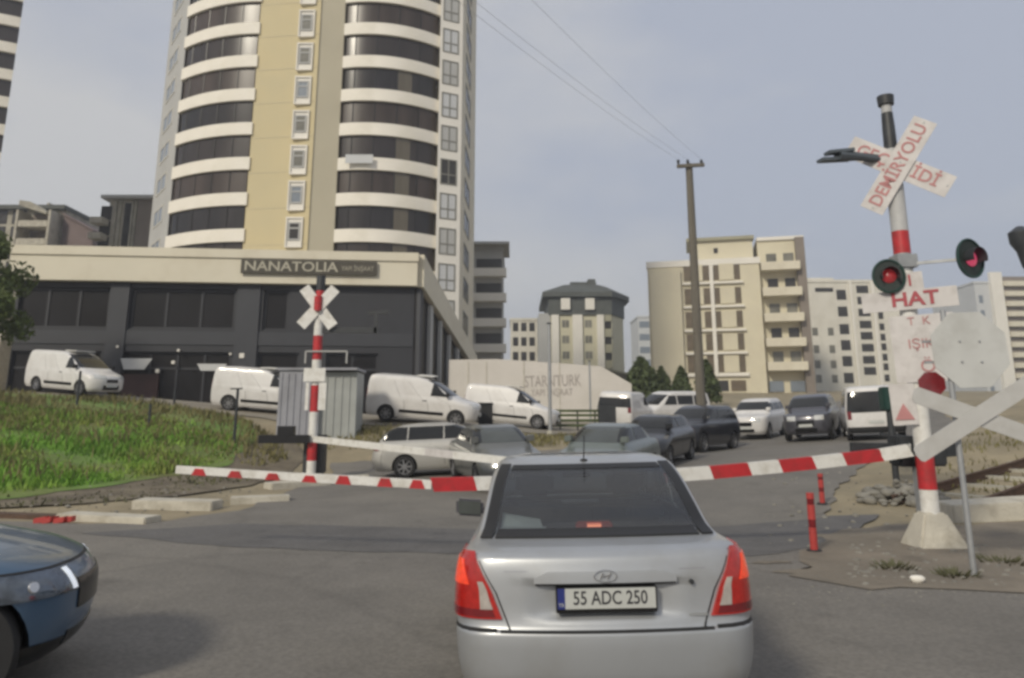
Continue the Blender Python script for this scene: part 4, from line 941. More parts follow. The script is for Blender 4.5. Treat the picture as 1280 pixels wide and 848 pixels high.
# red marks on the tip, one slanted block each
k = 0
for px in (250, 295, 342, 388, 430, 482, 522):
    s = None
    for i in range(300):
        p = along(tl, TT*i/299)+bar_pts[0]; q = 640+FPX*p.x/((p.y*_c)+(p.z-CZ)*_s)
        if s is None or abs(q-px) < s[0]: s = (abs(q-px), TT*i/299)
    a = along(tl, max(0, s[1]-.11)); b = along(tl, min(TT, s[1]+.11)); d = (b-a).normalized(); sd2 = d.cross(Vector((0, 0, 1))).normalized()
    mk = MB(); mk.plate([a+Vector((0, 0, -.06)), b+Vector((0, 0, -.06)), b+Vector((0, 0, .052 if px > 400 else .03))-d*.05, a+Vector((0, 0, .052 if px > 400 else .03))+d*.05], .075, sd2)
    o_ = mk.build('stripe', 'red', ba)
    o_.location = -sd2*.0375
# counterweight tail behind the pivot
cwm = MB(); cwm.bar((.05, .28, -.0), (.95, .55, .05), .22, .30); cwm.bar((-.75, .25, .02), (.1, .28, 0), .10, .18); cwm.build('counterweight', 'darkmetal', ba)
# ---- far mast on the left
fx, fy_ = gp(388, 603, .12); zg = h1(fx, fy_)
lm = thing('crossing_mast', 'far left red and white crossing mast with a small plain crossbuck', 'crossing signal', (fx, fy_, zg))
zz = lambda py: zat(py, fy_)-zg
mast = MB(); bands = [(0, zz(576), 0), (zz(576), zz(553), 1), (zz(553), zz(515), 0), (zz(515), zz(482), 1), (zz(482), zz(450), 0), (zz(450), zz(420), 1), (zz(420), zz(388), 0), (zz(388), zz(364), 1), (zz(364), zz(345), 2)]
banded(mast, 0, bands, .135, 14); mast.build('mast', ['white', 'red', 'darkmetal'], lm, smooth=40)
MB().tube([(0, 0, -.2), (0, 0, .14)], [.46, .40], 14).build('footing', 'concrete_light', lm, smooth=40)
ff = frame((0, -.19, zz(385)), (1, 0, 0), (0, 0, 1))
for rr, yo in ((R(49), 0), (R(-52), .03)):
    plane_plate(MB(), Matrix.Translation((0, yo, 0)) @ ff @ Matrix.Rotation(rr, 4, 'Z'), rect(1.50, .33), .015).build('crossbuck_arm', 'white', lm)
MB().tube([(0, 0, zz(388)), (0, -.21, zz(388)), (0, -.21, zz(372))], [.10, .12, .12], 10).build('bell', 'red', lm, smooth=40)
fr_ = MB(); fz0, fz1 = zz(455), zz(440)
for a, b in (((-.30, -.16, fz0), (-.30, -.16, fz1)), ((-.30, -.16, fz1), (.92, -.16, fz1)), ((.92, -.16, fz1), (.92, -.16, fz0))): fr_.bar(a, b, .04, .05, up=(0, 1, 0))
fr_.build('lamp_bracket', 'aptgrey', lm)
MB().box(-.32, .32, -.19, -.15, zz(478), zz(461)).build('sign_plate', 'white', lm, bevel=.01); MB().box(-.24, -.145, -.18, -.15, zz(513), zz(479)).build('side_plate', 'white', lm); MB().box(.145, .36, -.18, -.15, zz(513), zz(479)).build('side_plate', 'white', lm)
hb = MB(); z0 = zz(413); hb.bar((.13, 0, z0), (1.75, 0, z0), .10, .17); hb.bar((1.72, 0, z0-.1), (1.72, 0, z0+.55), .10, .10, up=(1, 0, 0)); hb.bar((1.45, 0, z0+.52), (2.1, 0, z0+.56), .08, .10); hb.build('horn', 'darkmetal', lm)
zp2 = zz(549)
MB().box(-.30, .30, .15, .6, .2, zp2+.12).build('drive_box', 'darkmetal', lm, bevel=.03); MB().box(-.25, .25, .2, .55, -.2, .197).build('drive_plinth', 'concrete', lm)
fb = thing('barrier_arm', 'lowered white far barrier arm with a black counterweight on the far left mast', 'barrier', (fx, fy_-.2, zg+zp2))
e = at(648, 578, 16.6)-fb.location
bm2 = MB(); n = 8
for k in range(n): beam(bm2, [Vector((.1, 0, 0)), e], (e.length-.1)*k/n, (e.length-.1)*(k+1)/n-.002, .08, .17, 0 if k != 5 else 1)
bm2.build('beam', ['white', 'signwhite'], fb)
cw2 = MB(); cw2.bar((-.05, 0, 0), (-1.5, 0, .0), .16, .24); cw2.obox((-.72, 0, .24), (.24, 0, 0), (0, .1, 0), (0, 0, .13)); cw2.build('counterweight', 'blackgloss', fb)

# octagonal sign and crossbuck seen from behind, on one pipe at the right
ox, oy = gp(1218, 722)
os_ = thing('traffic_sign', 'back of an octagonal sign and a white crossbuck on one grey pipe', 'traffic sign', (ox, oy, 0))
zz = lambda py: zat(py, oy)
MB().tube([(0, 0, -.2), (0, 0, zz(388))], .034, 12).build('pipe', 'galv', os_, smooth=40)
oc = at(1214, 437, oy-.07)-os_.location
plane_plate(MB(), frame((oc.x, -.05, oc.z), (1, 0, 0), (0, 0, 1)) @ Matrix.Rotation(R(2), 4, 'Z'), [(x*.495, y*.495) for x, y in oct_pts(1)], .012).build('octagon_plate', 'signback', os_, bevel=.003)
MB().bar((-.3, -.01, oc.z+.1), (.3, -.01, oc.z+.1), .025, .03).build('clamp', 'galv', os_); MB().bar((-.3, -.01, oc.z-.15), (.3, -.01, oc.z-.15), .025, .03).build('clamp', 'galv', os_)
for p0, p1, yo in (((1146, 494), (1284, 543), -.07), ((1150, 568), (1296, 474), -.095)):
    a, b = at(*p0, oy+yo)-os_.location, at(*p1, oy+yo)-os_.location; d = (b-a).normalized(); u = Vector((-d.z, 0, d.x)); hw = .10
    n = [a+u*hw*math.sin(t)*-1-d*hw*.45*math.cos(t) for t in (PI/2, PI/4, 0, -PI/4, -PI/2)]+[b+u*hw*math.sin(t)+d*hw*.45*math.cos(t) for t in (PI/2, PI/4, 0, -PI/4, -PI/2)]
    MB().plate(n, .014, (0, 1, 0)).build('crossbuck_arm', 'backwhite', os_)

for bx_, bz_ in ((-.12, .10), (.12, .10), (-.12, -.15), (.12, -.15)): MB().tube([(oc.x+bx_, -.066, oc.z+bz_), (oc.x+bx_, -.050, oc.z+bz_)], .013, 8).build('bolt', 'galv', os_)
# red delineator posts
def marker(px, y0, y1, Y, label):
    p = at(px, y1, Y); z0 = h1(p.x, Y); H = zat(y0, Y)-z0
    t = thing('delineator_post', label, 'delineator post', (p.x, Y, z0), 0, 'red delineator posts at the right road edge')
    b = MB(); bs = [(0, .42, 0), (.42, .55, 1), (.55, .8, 0), (.8, .9, 1), (.9, 1, 0)]
    for a, c, m in bs: b.tube([(0, 0, H*a), (0, 0, H*c-.002)], .052, 14, m)
    b.build('shaft', ['marker', 'lampdeep'], t, smooth=40); MB().tube([(0, 0, 0), (0, 0, .04)], [.13, .09], 14).build('base', 'black', t)
marker(1018, 616, 690, 11.05, 'nearer red delineator post, standing on the kerb left of the right mast')
marker(1029, 592, 641, 16.0, 'farther slim red delineator post right behind the nearer one')
# black signal post behind the minibus
px_ = at(1119, 586, 18.5); z0 = h1(px_.x, 18.5); H = zat(484, 18.5)-z0
bp = thing('signal_post', 'slim black signal post with a dark head beside the white minibus', 'signal post', (px_.x, 18.5, z0))
MB().tube([(0, 0, -.2), (0, 0, H*.75)], .075, 10).build('shaft', 'darkmetal', bp, smooth=40); MB().box(-.17, .17, -.14, .14, H*.75+.002, H).build('head', 'greenrim', bp, bevel=.03)
MB().bar((-.28, 0, H*.5), (.45, 0, H*.46), .06, .08).build('arm', 'darkmetal', bp); MB().box(.1, .5, -.2, .2, .35, .95).build('relay_box', 'darkmetal', bp, bevel=.02)
# street lamp at the right edge
q = at(1283, 340, 24); z0 = h1(q.x, 24)
sl_ = thing('street_lamp', 'dark rounded lamp head on a post cut by the right edge of the picture', 'street lamp', (q.x, 24, z0)); H = zat(284, 24)-z0
MB().tube([(.05, 0, -.2), (.05, 0, H-1.3)], .09, 10).build('post', 'hornmetal', sl_, smooth=40)
MB().tube([(.05, 0, H-1.35), (.03, 0, H-.8), (-.02, 0, H-.5), (-.02, 0, H-.2), (0, 0, H)], [.13, .22, .34, .36, .12], 16).build('head', 'darkmetal', sl_, smooth=50)

# ------------------------------------------------------------------ rails, beams, slabs, rubble
ra = (9.6, 15.4); rb = (17., 20.4)
for k in range(2):
    dx, dy = (0, 0) if k == 0 else (-.65, 1.15)
    p0, p1 = Vector((ra[0]+dx-1.4, ra[1]+dy-.85, 0)), Vector((rb[0]+dx, rb[1]+dy, 0)); pts = []
    for i in range(13):
        p = p0.lerp(p1, i/12); pts.append(Vector((p.x, p.y, h1(p.x, p.y)+.10)))
    d = (p1-p0).normalized(); s_ = Vector((-d.y, d.x, 0)); rmsh = MB()
    for a, b in zip(pts, pts[1:]):
        rmsh.bar(a+Vector((0, 0, -.08)), b+Vector((0, 0, -.08)), .14, .02); rmsh.bar(a, b, .02, .12); rmsh.bar(a+Vector((0, 0, .07)), b+Vector((0, 0, .07)), .07, .035)
    tag(rmsh.build('rail', 'rust'), ['nearer rusty rail running off to the right behind the concrete beam', 'farther rusty rail running off to the right on the sandy bank'][k], 'rail', 'rusty rails at the right')
for k in range(9):
    p = Vector((ra[0]-.3, ra[1]+.55, 0)).lerp(Vector((rb[0]-.3, rb[1]+.6, 0)), k/8.); d = Vector((-.5, .87, 0)); z = h1(p.x, p.y)
    q = MB(); q.bar(Vector((p.x, p.y, z-.04))-d*1.2, Vector((p.x, p.y, z-.02))+d*1.2, .24, .14); tag(q.build('railway_sleeper', 'concrete'), 'grey concrete sleeper under the two rusty rails at right', 'sleeper', 'concrete sleepers under the rails')
def slab(pts, zoff, th, m, label, name='concrete_slab', cat='concrete slab', group=None, tilt=0):
    zs = [h1(x, y)+zoff for x, y in pts]; b = MB().prism(pts, [z-.2 for z in zs], [z+th+tilt*i for i, z in enumerate(zs)])
    return tag(b.build(name, m, bevel=.02), label, cat, group)
def quad(x, y, lx, ly, a):
    c, s = math.cos(a), math.sin(a); return [(x+c*u-s*v, y+s*u+c*v) for u, v in ((-lx, -ly), (lx, -ly), (lx, ly), (-lx, ly))]
x, y = gp(1245, 655); slab(quad(x+.6, y+.2, 1.5, .28, R(6)), 0, .28, 'concrete_light', 'long pale concrete beam lying right of the octagonal sign pipe', 'concrete_beam', 'concrete beam')
gr_ = 'concrete slabs along the left road edge'
x, y = gp(135, 651); slab(quad(x, y, 1.0, .22, R(-16)), 0, .10, 'concrete_light', 'low kerb slab nearest the blue car, at the left edge of the road', group=gr_)
x, y = gp(222, 632, .1); slab(quad(x, y, .85, .26, R(-5)), .03, .13, 'concrete_light', 'flat concrete slab lying below the tip of the near barrier', group=gr_)
x, y = gp(325, 632); slab(quad(x, y, .62, .2, R(18)), 0, .12, 'concrete_light', 'concrete kerb piece rising towards the far mast foot', group=gr_)
x, y = gp(372, 617); slab(quad(x, y, .8, .3, R(38)), 0, .14, 'concrete_light', 'broad concrete kerb piece just in front of the far mast foot', group=gr_)
x, y = gp(440, 612); slab(quad(x, y, .45, .25, R(10)), 0, .16, 'concrete_light', 'short concrete block at the road edge right of the far mast', group=gr_)
x, y = gp(35, 648); slab(quad(x, y, 1.1, .15, R(-12)), 0, .06, 'rust', 'dark low kerb edge behind the blue car', 'kerb_stone', 'kerb', None)
x, y = gp(63, 655); MBr = MB(); 
for k in range(5): MBr.obox((x+random.uniform(-.25, .25), y+random.uniform(-.1, .1), .06), (random.uniform(.06, .16), 0, .02), (0, .07, 0), (0, 0, .05))
tag(MBr.build('brick_scrap', 'marker', bevel=.01), 'scatter of red brick scrap on the road behind the blue car', 'brick scrap')
def stone_mesh(r, seed):
    bm = bmesh.new(); bmesh.ops.create_icosphere(bm, subdivisions=2, radius=r); rnd = random.Random(seed)
    fr_ = [Vector((rnd.gauss(0, 1), rnd.gauss(0, 1), rnd.gauss(0, 1))).normalized() for _ in range(7)]
    for v in bm.verts:
        n = v.co.normalized(); k = 1+sum(.12*math.sin(3*n.dot(f)+i) for i, f in enumerate(fr_))*.5
        v.co = Vector((n.x*k*r*1.1, n.y*k*r*.9, n.z*k*r*.65))
    me = bpy.data.meshes.new('s'); bm.to_mesh(me); bm.free(); return me
protos = [stone_mesh(1, s_) for s_ in range(4)]
def rubble(name, n, fx, rmin, rmax, m):
    mb = MB()
    for _ in range(n):
        (x, y, zo) = fx(); me = random.choice(protos); r = rmin+(rmax-rmin)*random.random()**2.5; a = random.uniform(0, 6.28); c, s = math.cos(a), math.sin(a); z = h1(x, y)+zo+r*.25
        mb.add([(x+r*(c*v.co.x-s*v.co.y), y+r*(s*v.co.x+c*v.co.y), z+r*v.co.z) for v in me.vertices], [tuple(p.vertices) for p in me.polygons])
    return tag(mb.build(name, m, smooth=40), kind='stuff')
random.seed(11)
hx, hy = gp(1128, 640)
def heap():
    a = random.uniform(0, 6.28); q = random.random()**.6
    return hx+math.cos(a)*q*.85, hy+math.sin(a)*q*.7, .42*(1-q)*random.random()
rubble('rubble_heap', 170, heap, .04, .17, 'stone')
def sh():
    px = random.uniform(1060, 1300); py = random.uniform(682, 734); x, y = gp(px, py); return x, y, 0
rubble('gravel', 520, sh, .008, .05, 'stone')
def sh4():
    x, y = gp(random.uniform(950, 1300), 735+abs(random.gauss(0, 12))); return x, y, 0
rubble('gravel', 420, sh4, .006, .022, 'stone')
def sh2():
    return random.uniform(-10.5, -6.3), random.uniform(15.6, 20), 0
rubble('gravel', 130, sh2, .012, .055, 'stone')
def sh3():
    x, y = gp(random.uniform(955, 1180), random.uniform(598, 690)); return x, y, 0
rubble('gravel', 200, sh3, .012, .06, 'stone')
wst = MB(); x, y = gp(1147, 731); me = protos[1]; wst.add([(x+.075*v.co.x, y+.06*v.co.y, .05+.06*v.co.z) for v in me.vertices], [tuple(p.vertices) for p in me.polygons]); tag(wst.build('white_stone', 'white_render', smooth=50), 'small white stone on the gravel shoulder at the asphalt edge', 'stone')
# weeds beside the signal footing
def weedclump(px, py, label, seed, r=.3, n=90):
    random.seed(seed); x, y = gp(px, py); mb = MB()
    for _ in range(n):
        a = random.uniform(0, 6.28); q = random.random()*r; hh = random.uniform(.03, .11); lx = math.cos(a)*.10; ly = math.sin(a)*.12; wv_ = .02
        mb.add([(math.cos(a)*q-wv_, math.sin(a)*q, 0), (math.cos(a)*q+wv_, math.sin(a)*q, 0), (math.cos(a)*q+lx, math.sin(a)*q+ly, hh)], [(0, 1, 2)])
    o = mb.build('weed_tuft', 'weed', loc=(x, y, h1(x, y))); tag(o, label, 'weed tuft', 'weed tufts on the dirt')
weedclump(1118, 712, 'weed tuft on the gravel shoulder left of the white stone', 1, .22); weedclump(1258, 705, 'weed tuft on the gravel shoulder right of the sign pipe', 2, .3); weedclump(1195, 722, 'weed tuft just left of the foot of the sign pipe', 3, .2)

# ------------------------------------------------------------------ vehicles
NA, NB, NC, ND, NE = 8, 7, 28, 7, 8
UT = NA+NB+NC+ND+NE
class Body:
    """layers (z, x_rear, x_front, half width rear, half width front, corner rear, corner front, bow rear, bow front); x forward, y left"""
    def __init__(s, layers):
        s.L = np.array(layers, float); s.zs = s.L[:, 0]
    def par(s, z):
        z = min(max(z, s.zs[0]), s.zs[-1]); i = int(np.searchsorted(s.zs, z)); i = min(max(i, 1), len(s.zs)-1)
        t = (z-s.zs[i-1])/(s.zs[i]-s.zs[i-1]); a, b = s.L[i-1], s.L[i]
        # monotone cubic per column
        im, ip = max(i-2, 0), min(i+1, len(s.zs)-1)
        h = s.zs[i]-s.zs[i-1]; d = (b-a)/h
        def slope(d0, d1): return np.where(d0*d1 <= 0, 0, 2*d0*d1/np.where(np.abs(d0+d1) < 1e-9, 1e-9, d0+d1))
        m0 = slope((a-s.L[im])/max(s.zs[i-1]-s.zs[im], 1e-9), d) if im < i-1 else d
        m1 = slope(d, (s.L[ip]-b)/max(s.zs[ip]-s.zs[i], 1e-9)) if ip > i else d
        t2, t3 = t*t, t*t*t
        return (2*t3-3*t2+1)*a+(t3-2*t2+t)*h*m0+(-2*t3+3*t2)*b+(t3-t2)*h*m1
    def pt(s, z, u):
        _, xr, xf, wr, wf, rr, rf, br, bf = s.par(z)
        sg = 1
        if u < 0: u = -u; sg = -1
        def q(p0, p1, p2, t): return ((1-t)**2*p0[0]+2*t*(1-t)*p1[0]+t*t*p2[0], (1-t)**2*p0[1]+2*t*(1-t)*p1[1]+t*t*p2[1])
        ya = max(wr-rr, .01); ye = max(wf-rf, .01)
        ra = (xr+br*(ya/wr)**2, ya); rc = (xr+rr+br, wr); fc = (xf-rf-bf, wf); fe = (xf-bf*(ye/wf)**2, ye)
        if u <= NA: y = ya*u/NA; p = (xr+br*(y/wr)**2, y)
        elif u <= NA+NB: p = q(ra, (xr+br*1.0, wr), rc, (u-NA)/NB)
        elif u <= NA+NB+NC:
            t = (u-NA-NB)/NC; p = (rc[0]+(fc[0]-rc[0])*t, rc[1]+(fc[1]-rc[1])*t)
        elif u <= NA+NB+NC+ND: p = q(fc, (xf-bf*1.0, wf), fe, (u-NA-NB-NC)/ND)
        else:
            t = (u-NA-NB-NC-ND)/NE; y = ye*(1-t); p = (xf-bf*(y/wf)**2, y)
        return Vector((p[0], sg*p[1], z))
    def nrm(s, z, u):
        e = .01; du = s.pt(z, u+.05)-s.pt(z, u-.05); dz = s.pt(z+e, u)-s.pt(z-e, u) if z+e < s.zs[-1] else s.pt(z, u)-s.pt(z-2*e, u)
        n = dz.cross(du) if u >= 0 else dz.cross(du)
        if n.length < 1e-9: return Vector((0, 0, 1))
        n.normalize(); p = s.pt(z, u)
        if n.dot(Vector((p.x-s.mid, p.y, (z-.5)*.3))) < 0: n = -n
        return n
    def mesh(s, sub=3):
        s.mid = (s.L[:, 1].mean()+s.L[:, 2].mean())/2
        zl = []
        for a, b in zip(s.zs, s.zs[1:]): zl += [a+(b-a)*k/sub for k in range(sub)]
        zl.append(s.zs[-1]); us = list(range(-UT+1, UT+1)); mb = MB(); n = len(us)
        for z in zl: mb.v += [tuple(s.pt(z, u)) for u in us]
        for j in range(len(zl)-1):
            for i in range(n): mb.f.append((j*n+i, j*n+(i+1) % n, (j+1)*n+(i+1) % n, (j+1)*n+i)); mb.m.append(0)
        mb.f.append(tuple(range(n))); mb.m.append(0); o = (len(zl)-1)*n; mb.f.append(tuple(o+i for i in range(n))); mb.m.append(0)
        return mb
    def patch(s, z0, z1, ulo, uhi, off=.006, nz=8, nu=10, inset=.02, m=0, mb=None):
        """raised skin over the body between two heights; ulo/uhi are numbers or functions of z"""
        mb = mb or MB(); f0 = ulo if callable(ulo) else (lambda z: ulo); f1 = uhi if callable(uhi) else (lambda z: uhi)
        rows = []
        for j in range(nz+1):
            z = z0+(z1-z0)*j/nz; a, b = f0(z), f1(z); rows.append([(z, a+(b-a)*i/nu) for i in range(nu+1)])
        o = len(mb.v); k = nu+1
        for r_ in rows: mb.v += [tuple(s.pt(z, u)+s.nrm(z, u)*off) for z, u in r_]
        for j in range(nz):
            for i in range(nu): mb.f.append((o+j*k+i, o+j*k+i+1, o+(j+1)*k+i+1, o+(j+1)*k+i)); mb.m.append(m)
        loop = [(0, i) for i in range(nu)]+[(j, nu) for j in range(nz)]+[(nz, i) for i in range(nu, 0, -1)]+[(j, 0) for j in range(nz, 0, -1)]
        o2 = len(mb.v)
        for j, i in loop: z, u = rows[j][i]; mb.v.append(tuple(s.pt(z, u)-s.nrm(z, u)*inset))
        for q in range(len(loop)):
            (j0, i0), (j1, i1) = loop[q], loop[(q+1) % len(loop)]
            mb.f.append((o+j0*k+i0, o+j1*k+i1, o2+(q+1) % len(loop), o2+q)); mb.m.append(m)
        return mb
    def u_at_x(s, z, x, side=1):      # u on the flank where x is reached
        best = min((abs(s.pt(z, u/4).x-x), u/4) for u in range(NA*4, (UT-NE)*4)); return best[1]
def cut(o, cutter):
    md = o.modifiers.new('b', 'BOOLEAN'); md.operation = 'DIFFERENCE'; md.object = cutter; md.solver = 'EXACT'
    bpy.context.view_layer.update()
    me = bpy.data.meshes.new_from_object(o.evaluated_get(bpy.context.evaluated_depsgraph_get()))
    o.modifiers.clear(); old = o.data; o.data = me; bpy.data.meshes.remove(old); bpy.data.objects.remove(cutter)
WH = {}
def wheel(parent, x, y, r, wd, side, n=24, spokes=7):
    key = (round(r, 3), round(wd, 3), side, n, spokes)
    if key not in WH:
        t = MB(); prof = [(r*.66, -wd/2), (r*.93, -wd/2), (r, -wd*.32), (r, wd*.32), (r*.93, wd/2), (r*.66, wd/2)]
        vs = [(rr*math.cos(2*PI*k/n), yy, rr*math.sin(2*PI*k/n)) for rr, yy in prof for k in range(n)]
        t.add(vs, [(i*n+k, i*n+(k+1) % n, ((i+1) % 6)*n+(k+1) % n, ((i+1) % 6)*n+k) for i in range(6) for k in range(n)])
        rm_ = MB(); yo = side*wd*.30
        rm_.add([(rr*math.cos(2*PI*k/n), yy, rr*math.sin(2*PI*k/n)) for rr, yy in ((r*.665, side*wd*.44), (r*.60, side*wd*.44), (r*.58, side*wd*.1)) for k in range(n)], [(i*n+k, i*n+(k+1) % n, (i+1)*n+(k+1) % n, (i+1)*n+k) for i in range(2) for k in range(n)])
        rm_.tube([(0, side*wd*.05, 0), (0, side*wd*.40, 0)], [r*.17, r*.13], 12)
        for k in range(spokes):
            a = 2*PI*k/spokes; c, s_ = math.cos(a), math.sin(a)
            rm_.obox((c*r*.36, yo, s_*r*.36), (c*r*.26, 0, s_*r*.26), (-s_*r*.075, 0, c*r*.075), (0, wd*.08, 0))
        bk = MB(); bk.add([(r*.66*math.cos(2*PI*k/n), side*wd*.05, r*.66*math.sin(2*PI*k/n)) for k in range(n)], [tuple(range(n))])
        WH[key] = (t, rm_, bk)
    t, rm_, bk = WH[key]
    w0 = t.build('wheel', 'black', parent, smooth=40, loc=(x, y, r)); rm_.build('rim', 'alloy', w0, smooth=40); bk.build('brake_shield', 'black', w0)
    return w0
def build_car(root, layers, paintk, wb, wr, glass='carglass', arches=True, cuts=(), sub=3, tyre_w=.21, n=24, inb=.01):
    """body with wheel arches cut out, four wheels"""
    B = Body(layers); body = B.mesh(sub).build('body', [paintk, 'black'], root, smooth=38)
    hw = B.L[:, 3].max()
    if arches:
        for x in wb:
            for sd3 in (-1, 1):
                c = MB().tube([(x, sd3*(hw-.32), wr), (x, sd3*(hw+.3), wr)], wr*1.13, 32, 0).build('c', 'black'); c.parent = root
                cut(body, c)
        body.data.shade_smooth(); body.data.set_sharp_from_angle(angle=R(38))
    for x in wb:
        for sd3 in (-1, 1): wheel(root, x, sd3*(hw-tyre_w/2-inb), wr, tyre_w, sd3, n)
    return B, body
def side_glass(B, root, spans, zlo, zhi, mat_='carglass', off=.006, seal=True):
    """spans: (x at bottom rear, x at bottom front, x at top rear, x at top front) per window, both sides"""
    for sd3 in (1, -1):
        for a, b, c, d in spans:
            lo = lambda z: sd3*B.u_at_x(z, a+(c-a)*(z-zlo)/(zhi-zlo)); hi = lambda z: sd3*B.u_at_x(z, b+(d-b)*(z-zlo)/(zhi-zlo))
            B.patch(zlo, zhi, lo, hi, off+.004, 10, 10).build('side_window', mat_, root, smooth=40)
def mirror_(root, B, x, z, paintk):
    for sd3 in (1, -1):
        p = B.pt(z, sd3*B.u_at_x(z, x)); m_ = MB(); m_.obox((p.x, p.y+sd3*.12, z+.05), (.07, 0, 0), (0, .10, .01), (0, 0, .075)); m_.bar((p.x, p.y, z), (p.x, p.y+sd3*.08, z+.02), .05, .04); m_.build('mirror', paintk, root, bevel=.025, smooth=50)
def front_set(root, B, zl0, zl1, usplit, grille, plate_z, lampm='headlamp_far', xin=NE*.55, low=None):
    U = UT
    for sd3 in (1, -1): B.patch(zl0, zl1, sd3*(U-xin), sd3*(U-xin-usplit), .010, 4, 6).build('headlight', lampm, root, smooth=40)
    B.patch(grille[0], grille[1], U-NE*.5, U, .008, 3, 4).build('grille', 'blackgloss', root) if False else None
    g_ = MB(); B.patch(grille[0], grille[1], U-xin+.4, U-.01, .008, 3, 4, mb=g_); B.patch(grille[0], grille[1], -(U-xin+.4), -(U-.01), .008, 3, 4, mb=g_); g_.build('grille', 'blackgloss', root, smooth=40)
    if low: g_ = MB(); B.patch(low[0], low[1], U-NE*.9, U-.01, .006, 3, 4, mb=g_); B.patch(low[0], low[1], -(U-NE*.9), -(U-.01), .006, 3, 4, mb=g_); g_.build('lower_intake', 'blackgloss', root, smooth=40)
    xf = B.pt(plate_z, U).x; MB().box(xf-.01, xf+.025, -.26, .26, plate_z-.055, plate_z+.055).build('number_plate', 'plate', root)
def glass_end(B, root, z0, z1, front=True, frac=.92, name=None, mat_='carglass'):
    """windscreen or rear window across the end of the greenhouse"""
    g_ = MB(); k = UT-NE-ND*.45 if front else NA+NB*.45
    if front: B.patch(z0, z1, UT-.001, k, .006, 8, 10, mb=g_); B.patch(z0, z1, -(UT-.001), -k, .006, 8, 10, mb=g_)
    else: B.patch(z0, z1, .001, k, .006, 8, 10, mb=g_); B.patch(z0, z1, -.001, -k, .006, 8, 10, mb=g_)
    return g_.build(name or ('windscreen' if front else 'rear_window'), mat_, root, smooth=40)
def seam(B, root, u, z0, z1, sd3=1, wd=.10): B.patch(z0, z1, sd3*u, sd3*(u+wd), .0015, 8, 1, .004).build('door_gap', 'black', root)

# layer tables: z, xr, xf, wr, wf, rr, rf, br, bf   (centre of the car at x=0)
SEDAN = [(.20,-2.05,2.05,.78,.76,.30,.36,.06,.14),(.30,-2.16,2.16,.84,.82,.32,.42,.08,.18),(.50,-2.20,2.20,.865,.85,.32,.46,.09,.2),(.66,-2.18,2.16,.868,.85,.32,.48,.09,.22),(.75,-2.15,2.02,.862,.845,.32,.50,.09,.22),
         (.84,-2.12,1.62,.85,.83,.30,.45,.08,.16),(.93,-2.08,1.10,.825,.79,.28,.34,.08,.12),(.99,-1.98,.98,.78,.75,.24,.22,.06,.10),(1.03,-1.62,.92,.73,.72,.16,.18,.05,.10),(1.20,-1.32,.62,.68,.665,.15,.18,.05,.10),(1.36,-1.0,.28,.62,.60,.15,.17,.05,.10),(1.42,-.78,.05,.57,.56,.15,.17,.05,.10),(1.45,-.45,-.2,.42,.42,.12,.12,.02,.02)]
SUV = [(.25,-2.2,2.15,.84,.82,.28,.36,.05,.12),(.40,-2.3,2.28,.90,.88,.30,.42,.07,.16),(.70,-2.32,2.30,.93,.91,.30,.44,.08,.18),(.90,-2.30,2.26,.93,.91,.30,.44,.08,.18),(1.0,-2.28,2.12,.92,.90,.30,.42,.08,.18),
       (1.07,-2.27,1.5,.90,.88,.28,.4,.07,.14),(1.12,-2.26,1.12,.875,.84,.26,.26,.07,.12),(1.18,-2.24,1.02,.85,.82,.24,.2,.06,.1),(1.40,-2.12,.66,.79,.77,.22,.2,.06,.1),(1.60,-1.94,.30,.72,.70,.22,.2,.06,.1),(1.68,-1.80,.05,.66,.65,.2,.2,.05,.1),(1.72,-1.4,-.2,.5,.5,.16,.16,.03,.05)]
VAN = [(.22,-2.25,2.15,.84,.80,.14,.38,.02,.14),(.36,-2.33,2.27,.90,.88,.14,.44,.03,.18),(.70,-2.35,2.32,.92,.90,.14,.48,.03,.22),(.86,-2.35,2.28,.92,.90,.14,.5,.03,.24),(.96,-2.35,2.1,.92,.89,.14,.5,.03,.24),
       (1.05,-2.345,1.72,.918,.87,.14,.45,.03,.2),(1.13,-2.34,1.42,.91,.85,.14,.34,.03,.16),(1.20,-2.335,1.28,.905,.84,.14,.28,.03,.14),(1.45,-2.32,.88,.875,.80,.14,.24,.03,.12),(1.68,-2.29,.48,.84,.76,.14,.22,.03,.12),(1.80,-2.24,.15,.80,.73,.14,.22,.03,.12),(1.86,-2.1,-.2,.72,.66,.16,.2,.03,.08),(1.88,-1.8,-.5,.5,.5,.16,.16,.02,.02)]
MINIBUS = [(.28,-2.4,2.3,.90,.86,.2,.36,.04,.14),(.42,-2.48,2.42,.96,.94,.2,.42,.05,.18),(.75,-2.5,2.46,.985,.96,.2,.46,.05,.2),(.98,-2.49,2.42,.985,.96,.2,.46,.05,.2),(1.10,-2.48,2.2,.98,.94,.2,.45,.05,.2),(1.20,-2.47,1.9,.97,.92,.2,.38,.05,.16),(1.50,-2.42,1.45,.93,.88,.2,.26,.05,.14),(1.80,-2.34,1.0,.88,.84,.2,.24,.05,.12),(1.95,-2.26,.7,.83,.80,.2,.22,.05,.12),(2.02,-2.0,.3,.7,.7,.18,.2,.04,.06)]
def scaled(T, sx, sy, sz): return [(z*sz, a*sx, b*sx, c*sy, d*sy, e*sy, f*sy, g_*sy, h_*sy) for z, a, b, c, d, e, f, g_, h_ in T]
